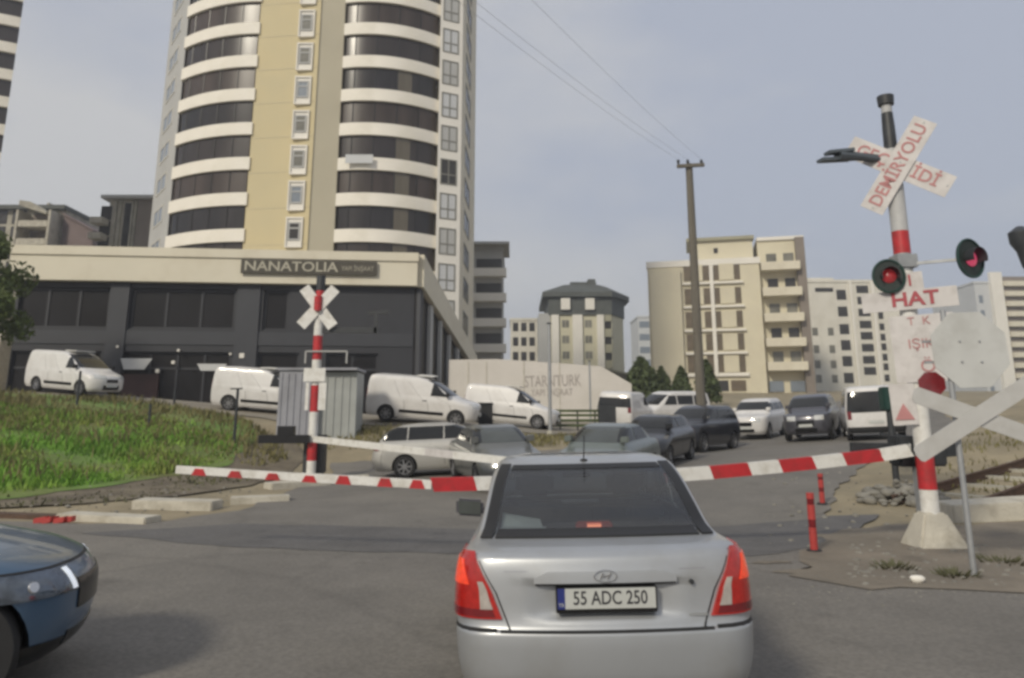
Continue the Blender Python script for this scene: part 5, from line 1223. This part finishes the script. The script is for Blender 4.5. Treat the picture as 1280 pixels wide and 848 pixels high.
def place_car(name, label, cat, px, Y, head, group=None, py=None):
    x = at(px, 540, Y).x; z = h1(x, Y)+.012
    t = thing(name, label, cat, (x, Y, z), R(head), group)
    e = 1.2; d = Vector((math.cos(R(head)), math.sin(R(head)))); n_ = Vector((-d.y, d.x))
    dz = h1(x+d.x*e, Y+d.y*e)-h1(x-d.x*e, Y-d.y*e); dr = h1(x+n_.x*.7, Y+n_.y*.7)-h1(x-n_.x*.7, Y-n_.y*.7)
    t.rotation_mode = 'XYZ'; t.rotation_euler = (math.atan2(dr, 1.4), -math.atan2(dz, 2*e), R(head)); return t
# ---- parked white panel vans in front of the shop building
def make_van(t):
    B, body = build_car(t, VAN, 'vanwhite', (-1.45, 1.42), .33)
    glass_end(B, t, 1.20, 1.76, True)
    side_glass(B, t, [(.32, 1.02, .40, .42)], 1.16, 1.66)
    front_set(t, B, .78, .94, 5.2, (.62, .76), .48, xin=NE*.7, low=(.30, .50))
    for sd3 in (1, -1):
        B.patch(.42, .54, sd3*B.u_at_x(.5, -.9), sd3*B.u_at_x(.5, .9), .02, 3, 6).build('rubbing_strip', 'blackgloss', t, smooth=40)
        for xx_ in (.22, 1.12, -.75): seam(B, t, B.u_at_x(.8, xx_), .4, 1.14 if xx_ > .5 else 1.66, sd3)
        B.patch(.90, 1.30, sd3*(NA*.80), sd3*(NA+3.5), .008, 5, 4).build('tail_light', 'lampdeep', t)
        MB().obox((.1, sd3*B.pt(.95, B.u_at_x(.95, .1)).y, .95), (.09, 0, 0), (0, .015, 0), (0, 0, .018)).build('door_handle', 'black', t)
    MB().box(-.4, .35, -.5, .5, 1.884, 1.93).build('roof_rack', 'white', t, bevel=.02)
    mirror_(t, B, 1.02, 1.20, 'black'); return t
vg = 'white panel vans parked in front of the shop building'
v0 = make_van(place_car('panel_van', 'leftmost white panel van, parked nose right at the top of the grass bank', 'van', 88, 34.6, -24, vg))
def van_copy(px, Y, head, label):
    q = place_car('panel_van', label, 'van', px, Y, head, vg)
    for ch in kids(v0): copy_tree(ch, q)
    return q
van_copy(334, 34.0, -6, 'white panel van half hidden behind the grey equipment cabinet')
van_copy(530, 32.2, -4, 'white panel van between the grey cabinet and the black bin, above the silver estate car')
van_copy(640, 38.0, -14, 'white panel van with its nose at the tall grey pole, right of the black bin')
# white vans further right
wv1 = place_car('delivery_van', 'white delivery van seen from behind left of the wooden utility pole', 'van', 783, 43, 66)
B, _b = build_car(wv1, MINIBUS, 'vanwhite', (-1.5, 1.5), .34); glass_end(B, wv1, 1.22, 1.72, False); glass_end(B, wv1, 1.3, 1.8, True)
for sd3 in (1, -1): B.patch(.95, 1.22, sd3*NA*.96, sd3*(NA+3), .008, 5, 4).build('tail_light', 'lampdeep', wv1)
B.patch(.5, 1.7, .02, .10, .003, 6, 1, .004).build('door_gap', 'black', wv1)
side_glass(B, wv1, [(.3, 1.15, .4, .75)], 1.3, 1.75)
wv2 = place_car('minivan', 'white minivan with dark side windows directly left of the wooden utility pole', 'minivan', 838, 46, -150)
B, _b = build_car(wv2, MINIBUS, 'vanwhite', (-1.5, 1.5), .34); glass_end(B, wv2, 1.28, 1.85, True); glass_end(B, wv2, 1.25, 1.8, False); side_glass(B, wv2, [(.25, 1.2, .3, .8), (-1.0, .15, -1.0, .2), (-2.1, -1.1, -2.05, -1.1)], 1.28, 1.80); front_set(wv2, B, .85, 1.02, 4, (.6, .8), .5)
# ---- passenger cars
def passenger(t, T, pk, wb, wr, win, zs_, zf, tail, hl, gr, pz, glass='carglass', ws='carglass', low=None):
    B, _b = build_car(t, T, pk, wb, wr)
    glass_end(B, t, *zf, True, mat_=ws); glass_end(B, t, *zs_[2:], False, mat_=glass); side_glass(B, t, win, zs_[0], zs_[1], glass)
    front_set(t, B, *hl, gr, pz, xin=NE*.75, low=low)
    for sd3 in (1, -1):
        B.patch(tail[0], tail[1], sd3*NA*.62, sd3*(NA+4.5), .008, 5, 6).build('tail_light', 'lampdeep', t)
        for a, *_r in win: seam(B, t, B.u_at_x(.6, a-.03), .36, zs_[0]-.04, sd3)
    mirror_(t, B, win[0][1]-.05, zs_[0]+.02, pk); return B
wag = scaled(SEDAN, 1.04, 1.02, 1.0); wag = [list(r_) for r_ in wag]
for r_ in wag:
    if r_[0] > 1.0: r_[1] = {1.03: -2.04, 1.2: -1.92, 1.36: -1.62, 1.42: -1.40, 1.45: -.9}[round(r_[0], 2)]
es = place_car('estate_car', 'silver estate car standing side-on beyond the left barrier', 'car', 566, 22.9, 3)
passenger(es, wag, 'silver_warm', (-1.30, 1.36), .315, [(-.17, .84, -.17, .46), (-1.20, -.20, -1.16, -.20), (-1.92, -1.24, -1.66, -1.20)], (1.03, 1.385, 1.08, 1.38), (1.06, 1.39), (.78, .98), (.62, .76, 4.0), (.42, .58), .36, low=(.24, .34))
gs = place_car('sedan', 'grey saloon facing the barrier with a pale windscreen, next to the silver estate car', 'car', 620, 20.2, -74)
passenger(gs, SEDAN, 'sedangrey', (-1.30, 1.32), .31, [(-.1, .80, -.05, .40), (-1.1, -.2, -.85, -.18)], (1.06, 1.36, 1.06, 1.38), (1.06, 1.39), (.74, .96), (.60, .74, 4.0), (.42, .58), .36, ws='carglass_grey', low=(.24, .34))
ts = place_car('sedan', 'grey-green saloon first in the waiting queue, seen above the silver car roof', 'car', 758, 19.7, -116)
passenger(ts, SEDAN, 'teal', (-1.30, 1.32), .31, [(-.1, .80, -.05, .40), (-1.1, -.2, -.85, -.18)], (1.06, 1.36, 1.06, 1.38), (1.06, 1.39), (.74, .96), (.60, .74, 4.0), (.42, .58), .36, ws='carglass_grey', low=(.24, .34))
bh = place_car('hatchback', 'low black car between the grey-green saloon and the big black off-roader', 'car', 818, 24.4, -118)
passenger(bh, scaled(wag, .86, .98, .98), 'ink_black', (-1.18, 1.2), .30, [(-.1, .70, -.05, .36), (-1.05, -.2, -.95, -.18)], (1.06, 1.36, 1.08, 1.38), (1.06, 1.39), (.78, .98), (.60, .74, 4.0), (.42, .58), .36, low=(.24, .34))
SW = [(-.1, .92, -.05, .45), (-1.2, -.2, -1.15, -.18), (-2.0, -1.3, -1.8, -1.28)]
sb_ = place_car('off_roader', 'big black off-roader with pale headlights waiting in front of the white one', 'off-roader', 872, 30.6, -128)
passenger(sb_, scaled(SUV, 1, 1.0, 1.02), 'suvblack', (-1.40, 1.42), .37, SW, (1.24, 1.58, 1.26, 1.62), (1.26, 1.62), (.95, 1.15), (.80, .97, 4.0), (.62, .80), .55, low=(.36, .5))
sw_ = place_car('off_roader', 'white off-roader waiting right behind the big black one', 'off-roader', 948, 37.0, -122)
passenger(sw_, scaled(SUV, 1, 1.0, 1.05), 'vanwhite', (-1.40, 1.42), .37, SW, (1.27, 1.60, 1.28, 1.66), (1.30, 1.66), (.95, 1.15), (.80, .97, 4.0), (.62, .80), .55, low=(.36, .5))
dg = place_car('off_roader', 'dark grey off-roader with a bright number plate left of the white minibus', 'off-roader', 1018, 33.2, -118)
passenger(dg, scaled(SUV, 1.02, 1.02, 1.07), 'suvgrey', (-1.42, 1.45), .38, SW, (1.30, 1.65, 1.30, 1.70), (1.32, 1.70), (.98, 1.18), (.82, 1.0, 4.0), (.62, .82), .62, low=(.36, .52))
mb_ = place_car('minibus', 'white minibus seen from behind with a wide dark rear window by the right mast', 'minibus', 1090, 31.2, 70)
B, _b = build_car(mb_, scaled(MINIBUS, 1, 1.04, 1.0), 'vanwhite', (-1.5, 1.5), .35); glass_end(B, mb_, 1.05, 1.82, False); glass_end(B, mb_, 1.3, 1.85, True); side_glass(B, mb_, [(.3, 1.2, .35, .85), (-1.0, .2, -1.0, .25), (-2.1, -1.1, -2.05, -1.1)], 1.25, 1.80)
for sd3 in (1, -1): B.patch(.80, 1.10, sd3*NA*1.0, sd3*(NA+3), .008, 5, 4).build('tail_light', 'lampdeep', mb_)
g_ = MB(); B.patch(.30, .52, .001, NA+5, .012, 4, 8, mb=g_); B.patch(.30, .52, -.001, -(NA+5), .012, 4, 8, mb=g_); g_.build('shaded_bumper', 'black', mb_, smooth=40)  # bumper coloured black to stand for the shadow under the minibus
xr = B.pt(.7, 0).x; MB().box(xr-.02, xr+.01, -.26, .26, .64, .75).build('number_plate', 'plate', mb_)
# ---- blue car in the lower left corner
BLUE = [(.18,-2.1,1.90,.80,.76,.30,.36,.06,.20),(.30,-2.2,2.06,.87,.84,.32,.30,.08,.22),(.48,-2.24,2.11,.895,.875,.32,.30,.09,.24),(.60,-2.22,2.11,.90,.88,.32,.30,.09,.24),(.68,-2.2,2.08,.898,.88,.32,.30,.09,.24),(.75,-2.18,2.02,.895,.872,.32,.30,.09,.24),
        (.82,-2.17,1.86,.89,.865,.31,.32,.08,.22),(.90,-2.15,1.55,.875,.85,.29,.40,.08,.24),(.98,-2.12,1.18,.85,.82,.27,.32,.07,.16),(1.04,-2.05,.95,.81,.78,.23,.22,.06,.12),(1.25,-1.85,.55,.73,.70,.2,.2,.06,.12),(1.42,-1.6,.15,.66,.63,.2,.2,.06,.1),(1.49,-1.3,-.1,.58,.56,.18,.18,.05,.08),(1.52,-.9,-.3,.42,.42,.14,.14,.03,.03)]
BX, BY, BH = -4.97, 5.06, 23
bc = thing('hatchback', 'dark blue hatchback nosing in at the lower left corner of the picture', 'car', (BX, BY, .012), R(BH)); bc.scale = (1, 1, 1.05)
B, body = build_car(bc, BLUE, 'blue', (-1.20, 1.46), .335, n=40, sub=5, inb=.045)
glass_end(B, bc, 1.08, 1.44, True); glass_end(B, bc, 1.08, 1.42, False); side_glass(B, bc, [(-.1, .80, -.05, .35), (-1.2, -.2, -1.1, -.18)], 1.06, 1.40)
U = UT
for sd3 in (1, -1):
    hl = B.patch(.60, .745, lambda z: sd3*(U-NE*.80-(z-.60)*2), lambda z: sd3*(U-NE-ND-.2-(z-.60)*20), .008, 6, 12).build('headlight', 'headlamp', bc, smooth=50)
    B.patch(.61, .735, lambda z: sd3*(U-NE*.84-(z-.60)*3), lambda z: sd3*(U-NE*.93-(z-.60)*3), .013, 4, 2).build('daylight_strip', 'drl', hl)
    p = B.pt(.67, sd3*(U-NE-ND*.45)); nn_ = B.nrm(.67, sd3*(U-NE-ND*.45)); MB().tube([p+nn_*.004, p+nn_*.016], [.036, .030], 18).build('projector', 'chrome', hl, smooth=40)
    B.patch(.20, .34, sd3*(U-NE*.95), sd3*(U-NE-ND*.6), .008, 4, 6).build('fog_recess', 'blackgloss', bc, smooth=40)
    B.patch(.70, .95, sd3*NA*.6, sd3*(NA+5), .008, 4, 6).build('tail_light', 'lampdeep', bc)
    seam(B, bc, B.u_at_x(.6, .95), .34, .98, sd3, .06); seam(B, bc, B.u_at_x(.6, -.18), .34, .98, sd3, .06)
    B.patch(.75, .762, sd3*(U-.01), sd3*(U-NE-ND*1.1), .002, 2, 20, .006).build('bonnet_gap', 'black', bc)
g_ = MB()
for sd3 in (1, -1): B.patch(.48, .66, sd3*(U-.001), sd3*(U-NE*.78), .010, 5, 6, mb=g_)
g_.build('grille', 'blackgloss', bc, smooth=40)
g_ = MB()
for sd3 in (1, -1): B.patch(.22, .36, sd3*(U-.001), sd3*(U-NE*.9), .008, 5, 6, mb=g_)
g_.build('lower_intake', 'blackgloss', bc, smooth=40)
mirror_(bc, B, .40, 1.10, 'blue')

# ---- the silver saloon straight ahead
HERO = [(.20,-2.02,2.0,.72,.74,.26,.36,.05,.12),(.28,-2.10,2.12,.79,.80,.24,.42,.07,.16),(.40,-2.135,2.14,.825,.835,.22,.46,.085,.2),(.52,-2.14,2.14,.838,.845,.21,.48,.09,.2),(.600,-2.135,2.12,.842,.848,.21,.48,.09,.22),(.615,-2.112,2.11,.838,.848,.21,.48,.09,.22),(.70,-2.095,2.06,.838,.848,.21,.5,.085,.22),(.80,-2.085,1.86,.834,.84,.20,.46,.08,.18),
        (.90,-2.075,1.45,.822,.82,.20,.42,.075,.15),(.965,-2.06,1.08,.805,.79,.19,.30,.07,.12),(.995,-2.03,.99,.788,.77,.17,.24,.065,.12),(1.015,-1.94,.96,.768,.755,.14,.2,.06,.11),(1.03,-1.72,.94,.745,.74,.10,.18,.05,.10),(1.06,-1.60,.89,.728,.725,.09,.18,.05,.10),(1.18,-1.40,.64,.700,.69,.09,.18,.05,.10),(1.32,-1.13,.36,.672,.66,.09,.17,.055,.10),(1.40,-.95,.16,.645,.63,.09,.17,.06,.10),(1.448,-.78,-.02,.612,.60,.10,.17,.06,.10),(1.470,-.60,-.15,.55,.55,.11,.15,.05,.08),(1.482,-.3,-.25,.40,.40,.12,.12,.04,.04)]
hero = thing('saloon_car', 'silver saloon waiting at the barrier straight ahead, its brake lamps lit', 'car', (.572, 4.40+2.13, .012), R(90))
hero.rotation_euler = (R(-1.3), 0, R(88.9))
B = Body(HERO); body = B.mesh(5).build('body', ['silver', 'black'], hero, smooth=38)
for x in (-1.26, 1.24):
    for sd3 in (-1, 1):
        c = MB().tube([(x, sd3*.55, .30), (x, sd3*1.1, .30)], .345, 36).build('c', 'black'); c.parent = hero; cut(body, c)
# open the window holes
GZ0, GZ1 = 1.062, 1.395
ur = NA+NB*.15
bm = bmesh.new(); bm.from_mesh(body.data); kill = []
sides = [(-.20, .80, -.20, .40), (-1.05, -.32, -.78, -.30)]
for f in bm.faces:
    c = f.calc_center_median()
    if GZ0 < c.z < GZ1:
        t = (c.z-GZ0)/(GZ1-GZ0); pr = B.par(c.z)
        if c.x < pr[1]+.09 and abs(c.y) < pr[3]-.075: kill.append(f)
        elif c.x > pr[2]-.16 and abs(c.y) < pr[4]-.11: kill.append(f)
        elif abs(c.y) > pr[3]-.06:
            for a, b_, c_, d_ in sides:
                if a+(c_-a)*t < c.x < b_+(d_-b_)*t: kill.append(f); break
bmesh.ops.delete(bm, geom=list(set(kill)), context='FACES'); bm.to_mesh(body.data); bm.free()
body.data.shade_smooth(); body.data.set_sharp_from_angle(angle=R(38))
def both(z0, z1, a, b_, off=.006, nz=8, nu=10, inset=.02):
    g_ = MB(); B.patch(z0, z1, a, b_, off, nz, nu, inset, mb=g_)
    f = (lambda q: (lambda z: -q(z)) if callable(q) else -q); B.patch(z0, z1, f(a), f(b_), off, nz, nu, inset, mb=g_); return g_
def uy(z, y):       # u across the rear where |y| is reached
    pr = B.par(z); ya = max(pr[3]-pr[5], .01); return NA*y/ya if y <= ya else NA+(y-ya)/max(pr[5], .01)*NB*.7
rw = both(GZ0-.015, GZ1+.01, .0005, lambda z: uy(z, B.par(z)[3]-.10), .008, 10, 10, .002).build('rear_window', 'glass', hero, smooth=50)
for nm, g_ in (('rear_window_seal', None),):
    s_ = MB(); wv_ = .075
    for sd3 in (1, -1):
        B.patch(GZ0-.030, GZ1+.028, lambda z: sd3*uy(z, B.par(z)[3]-.105), lambda z: sd3*uy(z, B.par(z)[3]-.04), .011, 10, 2, .02, mb=s_)
        B.patch(GZ0-.030, GZ0+.004, sd3*.0005, lambda z: sd3*uy(z, B.par(z)[3]-.124), .0105, 3, 8, .02, mb=s_)
        B.patch(GZ1-.008, GZ1+.022, sd3*.0005, lambda z: sd3*uy(z, B.par(z)[3]-.124), .0105, 3, 8, .02, mb=s_)
    s_.build(nm, 'seal', hero, smooth=40)
both(GZ0-.01, GZ1+.02, UT-.0005, UT-NE-ND*.5, .004, 8, 8, .002).build('windscreen', 'glass_ws', hero, smooth=50)
for sd3 in (1, -1):
    for a, b_, c_, d_ in sides:
        lo = lambda z: sd3*B.u_at_x(z, a-.02+(c_-a)*(z-GZ0)/(GZ1-GZ0)); hi = lambda z: sd3*B.u_at_x(z, b_+.02+(d_-b_)*(z-GZ0)/(GZ1-GZ0))
        B.patch(GZ0-.01, GZ1+.01, lo, hi, .006, 6, 6, .002).build('side_window', 'glass', hero, smooth=40)
# interior
it = MB(); it.box(-1.62, -1.18, -.62, .62, .98, 1.005); it.build('parcel_shelf', 'tray', hero)
it = MB(); it.box(-1.15, 1.2, -.70, .70, .30, .34); it.build('cabin_floor', 'interior', hero)
MB().box(.55, .95, -.68, .68, .70, 1.02).build('dashboard', 'interior', hero, bevel=.04)
st = MB(); st.box(-1.14, -1.0, -.62, .62, .5, 1.04); st.box(-1.05, -.55, -.62, .62, .36, .56); st.build('rear_bench', 'interior', hero, bevel=.04)
for y in (.36, -.36):
    s_ = MB(); s_.box(-.30, -.14, y-.26, y+.26, .5, 1.12); s_.box(-.28, .28, y-.25, y+.25, .40, .56); fs = s_.build('front_seat', 'interior', hero, bevel=.05)
    MB().box(-.32, -.20, y-.15, y+.15, 1.15, 1.36).build('headrest', 'interior', fs, bevel=.05)
for y in (.38, -.38): MB().box(-1.14, -1.04, y-.13, y+.13, 1.045, 1.18).build('rear_headrest', 'interior', hero, bevel=.035)
MB().obox((-1.36, .47, 1.045), (.10, 0, 0), (0, .17, 0), (.0, .0, .003)).build('paper', 'paper', hero).rotation_euler = (0, 0, 0)
pp = MB().plate([(-1.52, .60, 1.012), (-1.52, .30, 1.012), (-1.32, .34, 1.10), (-1.30, .58, 1.14)], .004, (-1, 0, .5)).build('paper', 'paper', hero)
MB().obox((.18, 0, 1.30), (.015, 0, 0), (0, .12, 0), (0, 0, .035)).build('inner_mirror', 'blackgloss', hero)
# third brake lamp behind the glass
tb_ = MB().box(-1.50, -1.42, -.115, .115, 1.05, 1.098).build('third_brake_lamp', 'lampred', hero, bevel=.012); MB().box(-1.505, -1.46, -.05, .05, 1.062, 1.088).build('lamp_core', 'hilamp', tb_, bevel=.006)
# tail lamps
for sd3 in (1, -1):
    z0, z1 = .665, .995
    inn = lambda z: sd3*uy(z, .57+(z1-z)/(z1-z0)*-.0+(z-z0)/(z1-z0)*.135) ; outu = NA+NB+2.2
    def oo(z): t = (z-z0)/(z1-z0); return sd3*(outu+.9*t-1.6*max(0, t-.75)*4*.6)
    tl_ = B.patch(z0, z1, inn, oo, .016, 14, 16, .03).build('tail_light', 'lampred', hero, smooth=50)
    def i2(z): return inn(z)+sd3*1.9
    B.patch(z0+.17, z1-.035, lambda z: i2(z)+sd3*.3, lambda z: oo(z)-sd3*1.6, .021, 8, 8, .006).build('brake_segment', 'lamphot', tl_, smooth=50)
    B.patch(z0+.05, z0+.19, lambda z: inn(z)+sd3*.35, lambda z: inn(z)+sd3*(1.5-(z-z0-.05)*4), .021, 6, 5, .006).build('reverse_segment', 'lampclear', tl_, smooth=50)
    B.patch(z0+.01, z0+.05, lambda z: inn(z)+sd3*.4, lambda z: oo(z)-sd3*1.0, .020, 3, 8, .006).build('lower_segment', 'lampdeep', tl_, smooth=50)
    # boot lid gap beside the lamp
    B.patch(.60, .995, lambda z: inn(z)-sd3*.32, lambda z: inn(z)-sd3*.20, .0015, 10, 1, .004).build('boot_gap', 'black', hero)
both(.600, .612, .0005, lambda z: uy(z, .58), .002, 2, 12, .01).build('boot_gap', 'black', hero)
for sd3 in (1, -1): B.patch(.604, .620, lambda z: sd3*uy(z, .60), sd3*(NA+NB+4), .003, 2, 8, .01).build('bumper_gap', 'black', hero)
# plate recess: raised surround, finisher ridge, emblem
zr0, zr1 = .66, .885
for v in body.data.vertices:
    if v.co.x < -1.9 and .655 < v.co.z < .848: v.co.x += .034*max(0, min(1, (.40-abs(v.co.y))/.06))*min(1, (v.co.z-.655)/.03)
    if v.co.x < -1.9 and .848 <= v.co.z < .93: v.co.x -= .005*max(0, min(1, (.44-abs(v.co.y))/.06))*min(1, (.93-v.co.z)/.05)
fin = both(.846, .905, .0005, lambda z: uy(z, .390-max(0, z-.875)*2.6), .026, 6, 12, .02).build('boot_finisher', 'silver', hero, smooth=45)
both(.836, .847, .0005, lambda z: uy(z, .385), .012, 2, 10, .02).build('finisher_shadow_strip', 'black', hero)  # black strip draws the shade below the finisher ridge
for sd3 in (1, -1): B.patch(.905, .910, lambda z: sd3*uy(z, .41), lambda z: sd3*uy(z, .56), .001, 1, 5, .004).build('crease', 'cabinet', hero)
xr = B.pt(.77, 0).x
plt = MB(); plt.box(xr-.026, xr+.03, -.275, .275, .700, .832); pl0 = plt.build('plate_holder', 'blackgloss', hero, bevel=.004)
MB().box(xr-.031, xr-.0262, -.266, .225, .722, .826).build('number_plate', 'plate', pl0); MB().box(xr-.031, xr-.0262, .2255, .266, .722, .826).build('country_band', 'plateblue', pl0)
fm = frame((xr-.0318, .0, .774), (0, -1, 0), (0, 0, 1))
lettering('55 ADC 250', .098, fm @ Matrix.Translation((.020, 0, 0)), 'plateink', pl0, .0008, sx=.80, bold=.0012)
lettering('TR', .026, fm @ Matrix.Translation((-.246, -.032, 0)), 'plate', pl0, .0008)
em = MB(); ex = B.pt(.885, 0).x-.032; em.tube([(ex, .062*math.cos(2*PI*k/28), .885+.031*math.sin(2*PI*k/28)) for k in range(29)], .0032, 6, caps=False)
em.bar((ex, .030, .868), (ex, .012, .902), .006, .008, up=(1,0,0)); em.bar((ex, -.012, .868), (ex, -.030, .902), .006, .008, up=(1,0,0)); em.bar((ex, .020, .880), (ex, -.020, .890), .006, .007, up=(1,0,0)); em.build('emblem', 'chrome', hero)
MB().tube([(B.pt(.86, 0).x-.002, -.475, .842), (B.pt(.86, 0).x+.03, -.475, .842)], .013, 14).build('boot_lock', 'darkmetal', hero)
pz = B.pt(.69, -uy(.69, .48)); MB().box(pz.x-.008, pz.x+.01, -.55, -.45, .668, .682).build('badge', 'galv', hero)
# aerial, mirrors, wheels, handles, pipe
MB().tube([(-.80, .0, 1.43), (-.80, 0, 1.455)], [.035, .022], 12).build('aerial_foot', 'black', hero); MB().tube([(-.80, 0, 1.45), (-.95, 0, 1.62)], [.005, .003], 6).build('aerial', 'black', hero)
for sd3 in (1, -1):
    p = B.pt(.98, sd3*B.u_at_x(.98, .70)); m_ = MB(); m_.obox((p.x+.03, p.y+sd3*.17, .985), (.05, 0, 0), (0, .125, .01), (0, 0, .075)); m_.bar((p.x, p.y-sd3*.02, .95), (p.x+.02, p.y+sd3*.10, .96), .05, .05); mo_ = m_.build('mirror', 'suvgrey', hero, bevel=.025, smooth=50)
    MB().obox((p.x-.024, p.y+sd3*.17, .985), (.003, 0, 0), (0, .10, .008), (0, 0, .055)).build('mirror_glass', 'carglass_grey', mo_)
for x in (-1.26, 1.24):
    for sd3 in (-1, 1): wheel(hero, x, sd3*.735, .295, .185, sd3, 40, 8)
for sd3 in (1, -1):
    for xx_ in (.78, -.26, -1.02): seam(B, hero, B.u_at_x(.7, xx_), .36, 1.03, sd3, .05)
    for xx_ in (-.12, -.90): p = B.pt(.84, sd3*B.u_at_x(.84, xx_)); MB().obox((xx_, p.y, .84), (.085, 0, 0), (0, .018, 0), (0, 0, .018)).build('door_handle', 'silver', hero, bevel=.008)
    B.patch(.47, .50, sd3*B.u_at_x(.48, -.9), sd3*B.u_at_x(.48, .85), .012, 2, 8).build('side_moulding', 'silver', hero, smooth=40)
g_ = both(.205, .30, .0005, NA*.9, .004, 3, 8); g_.build('bumper_lower', 'cabinet', hero, smooth=40)
front_set(hero, B, .66, .80, 4.5, (.50, .62), .42, xin=NE*.8)
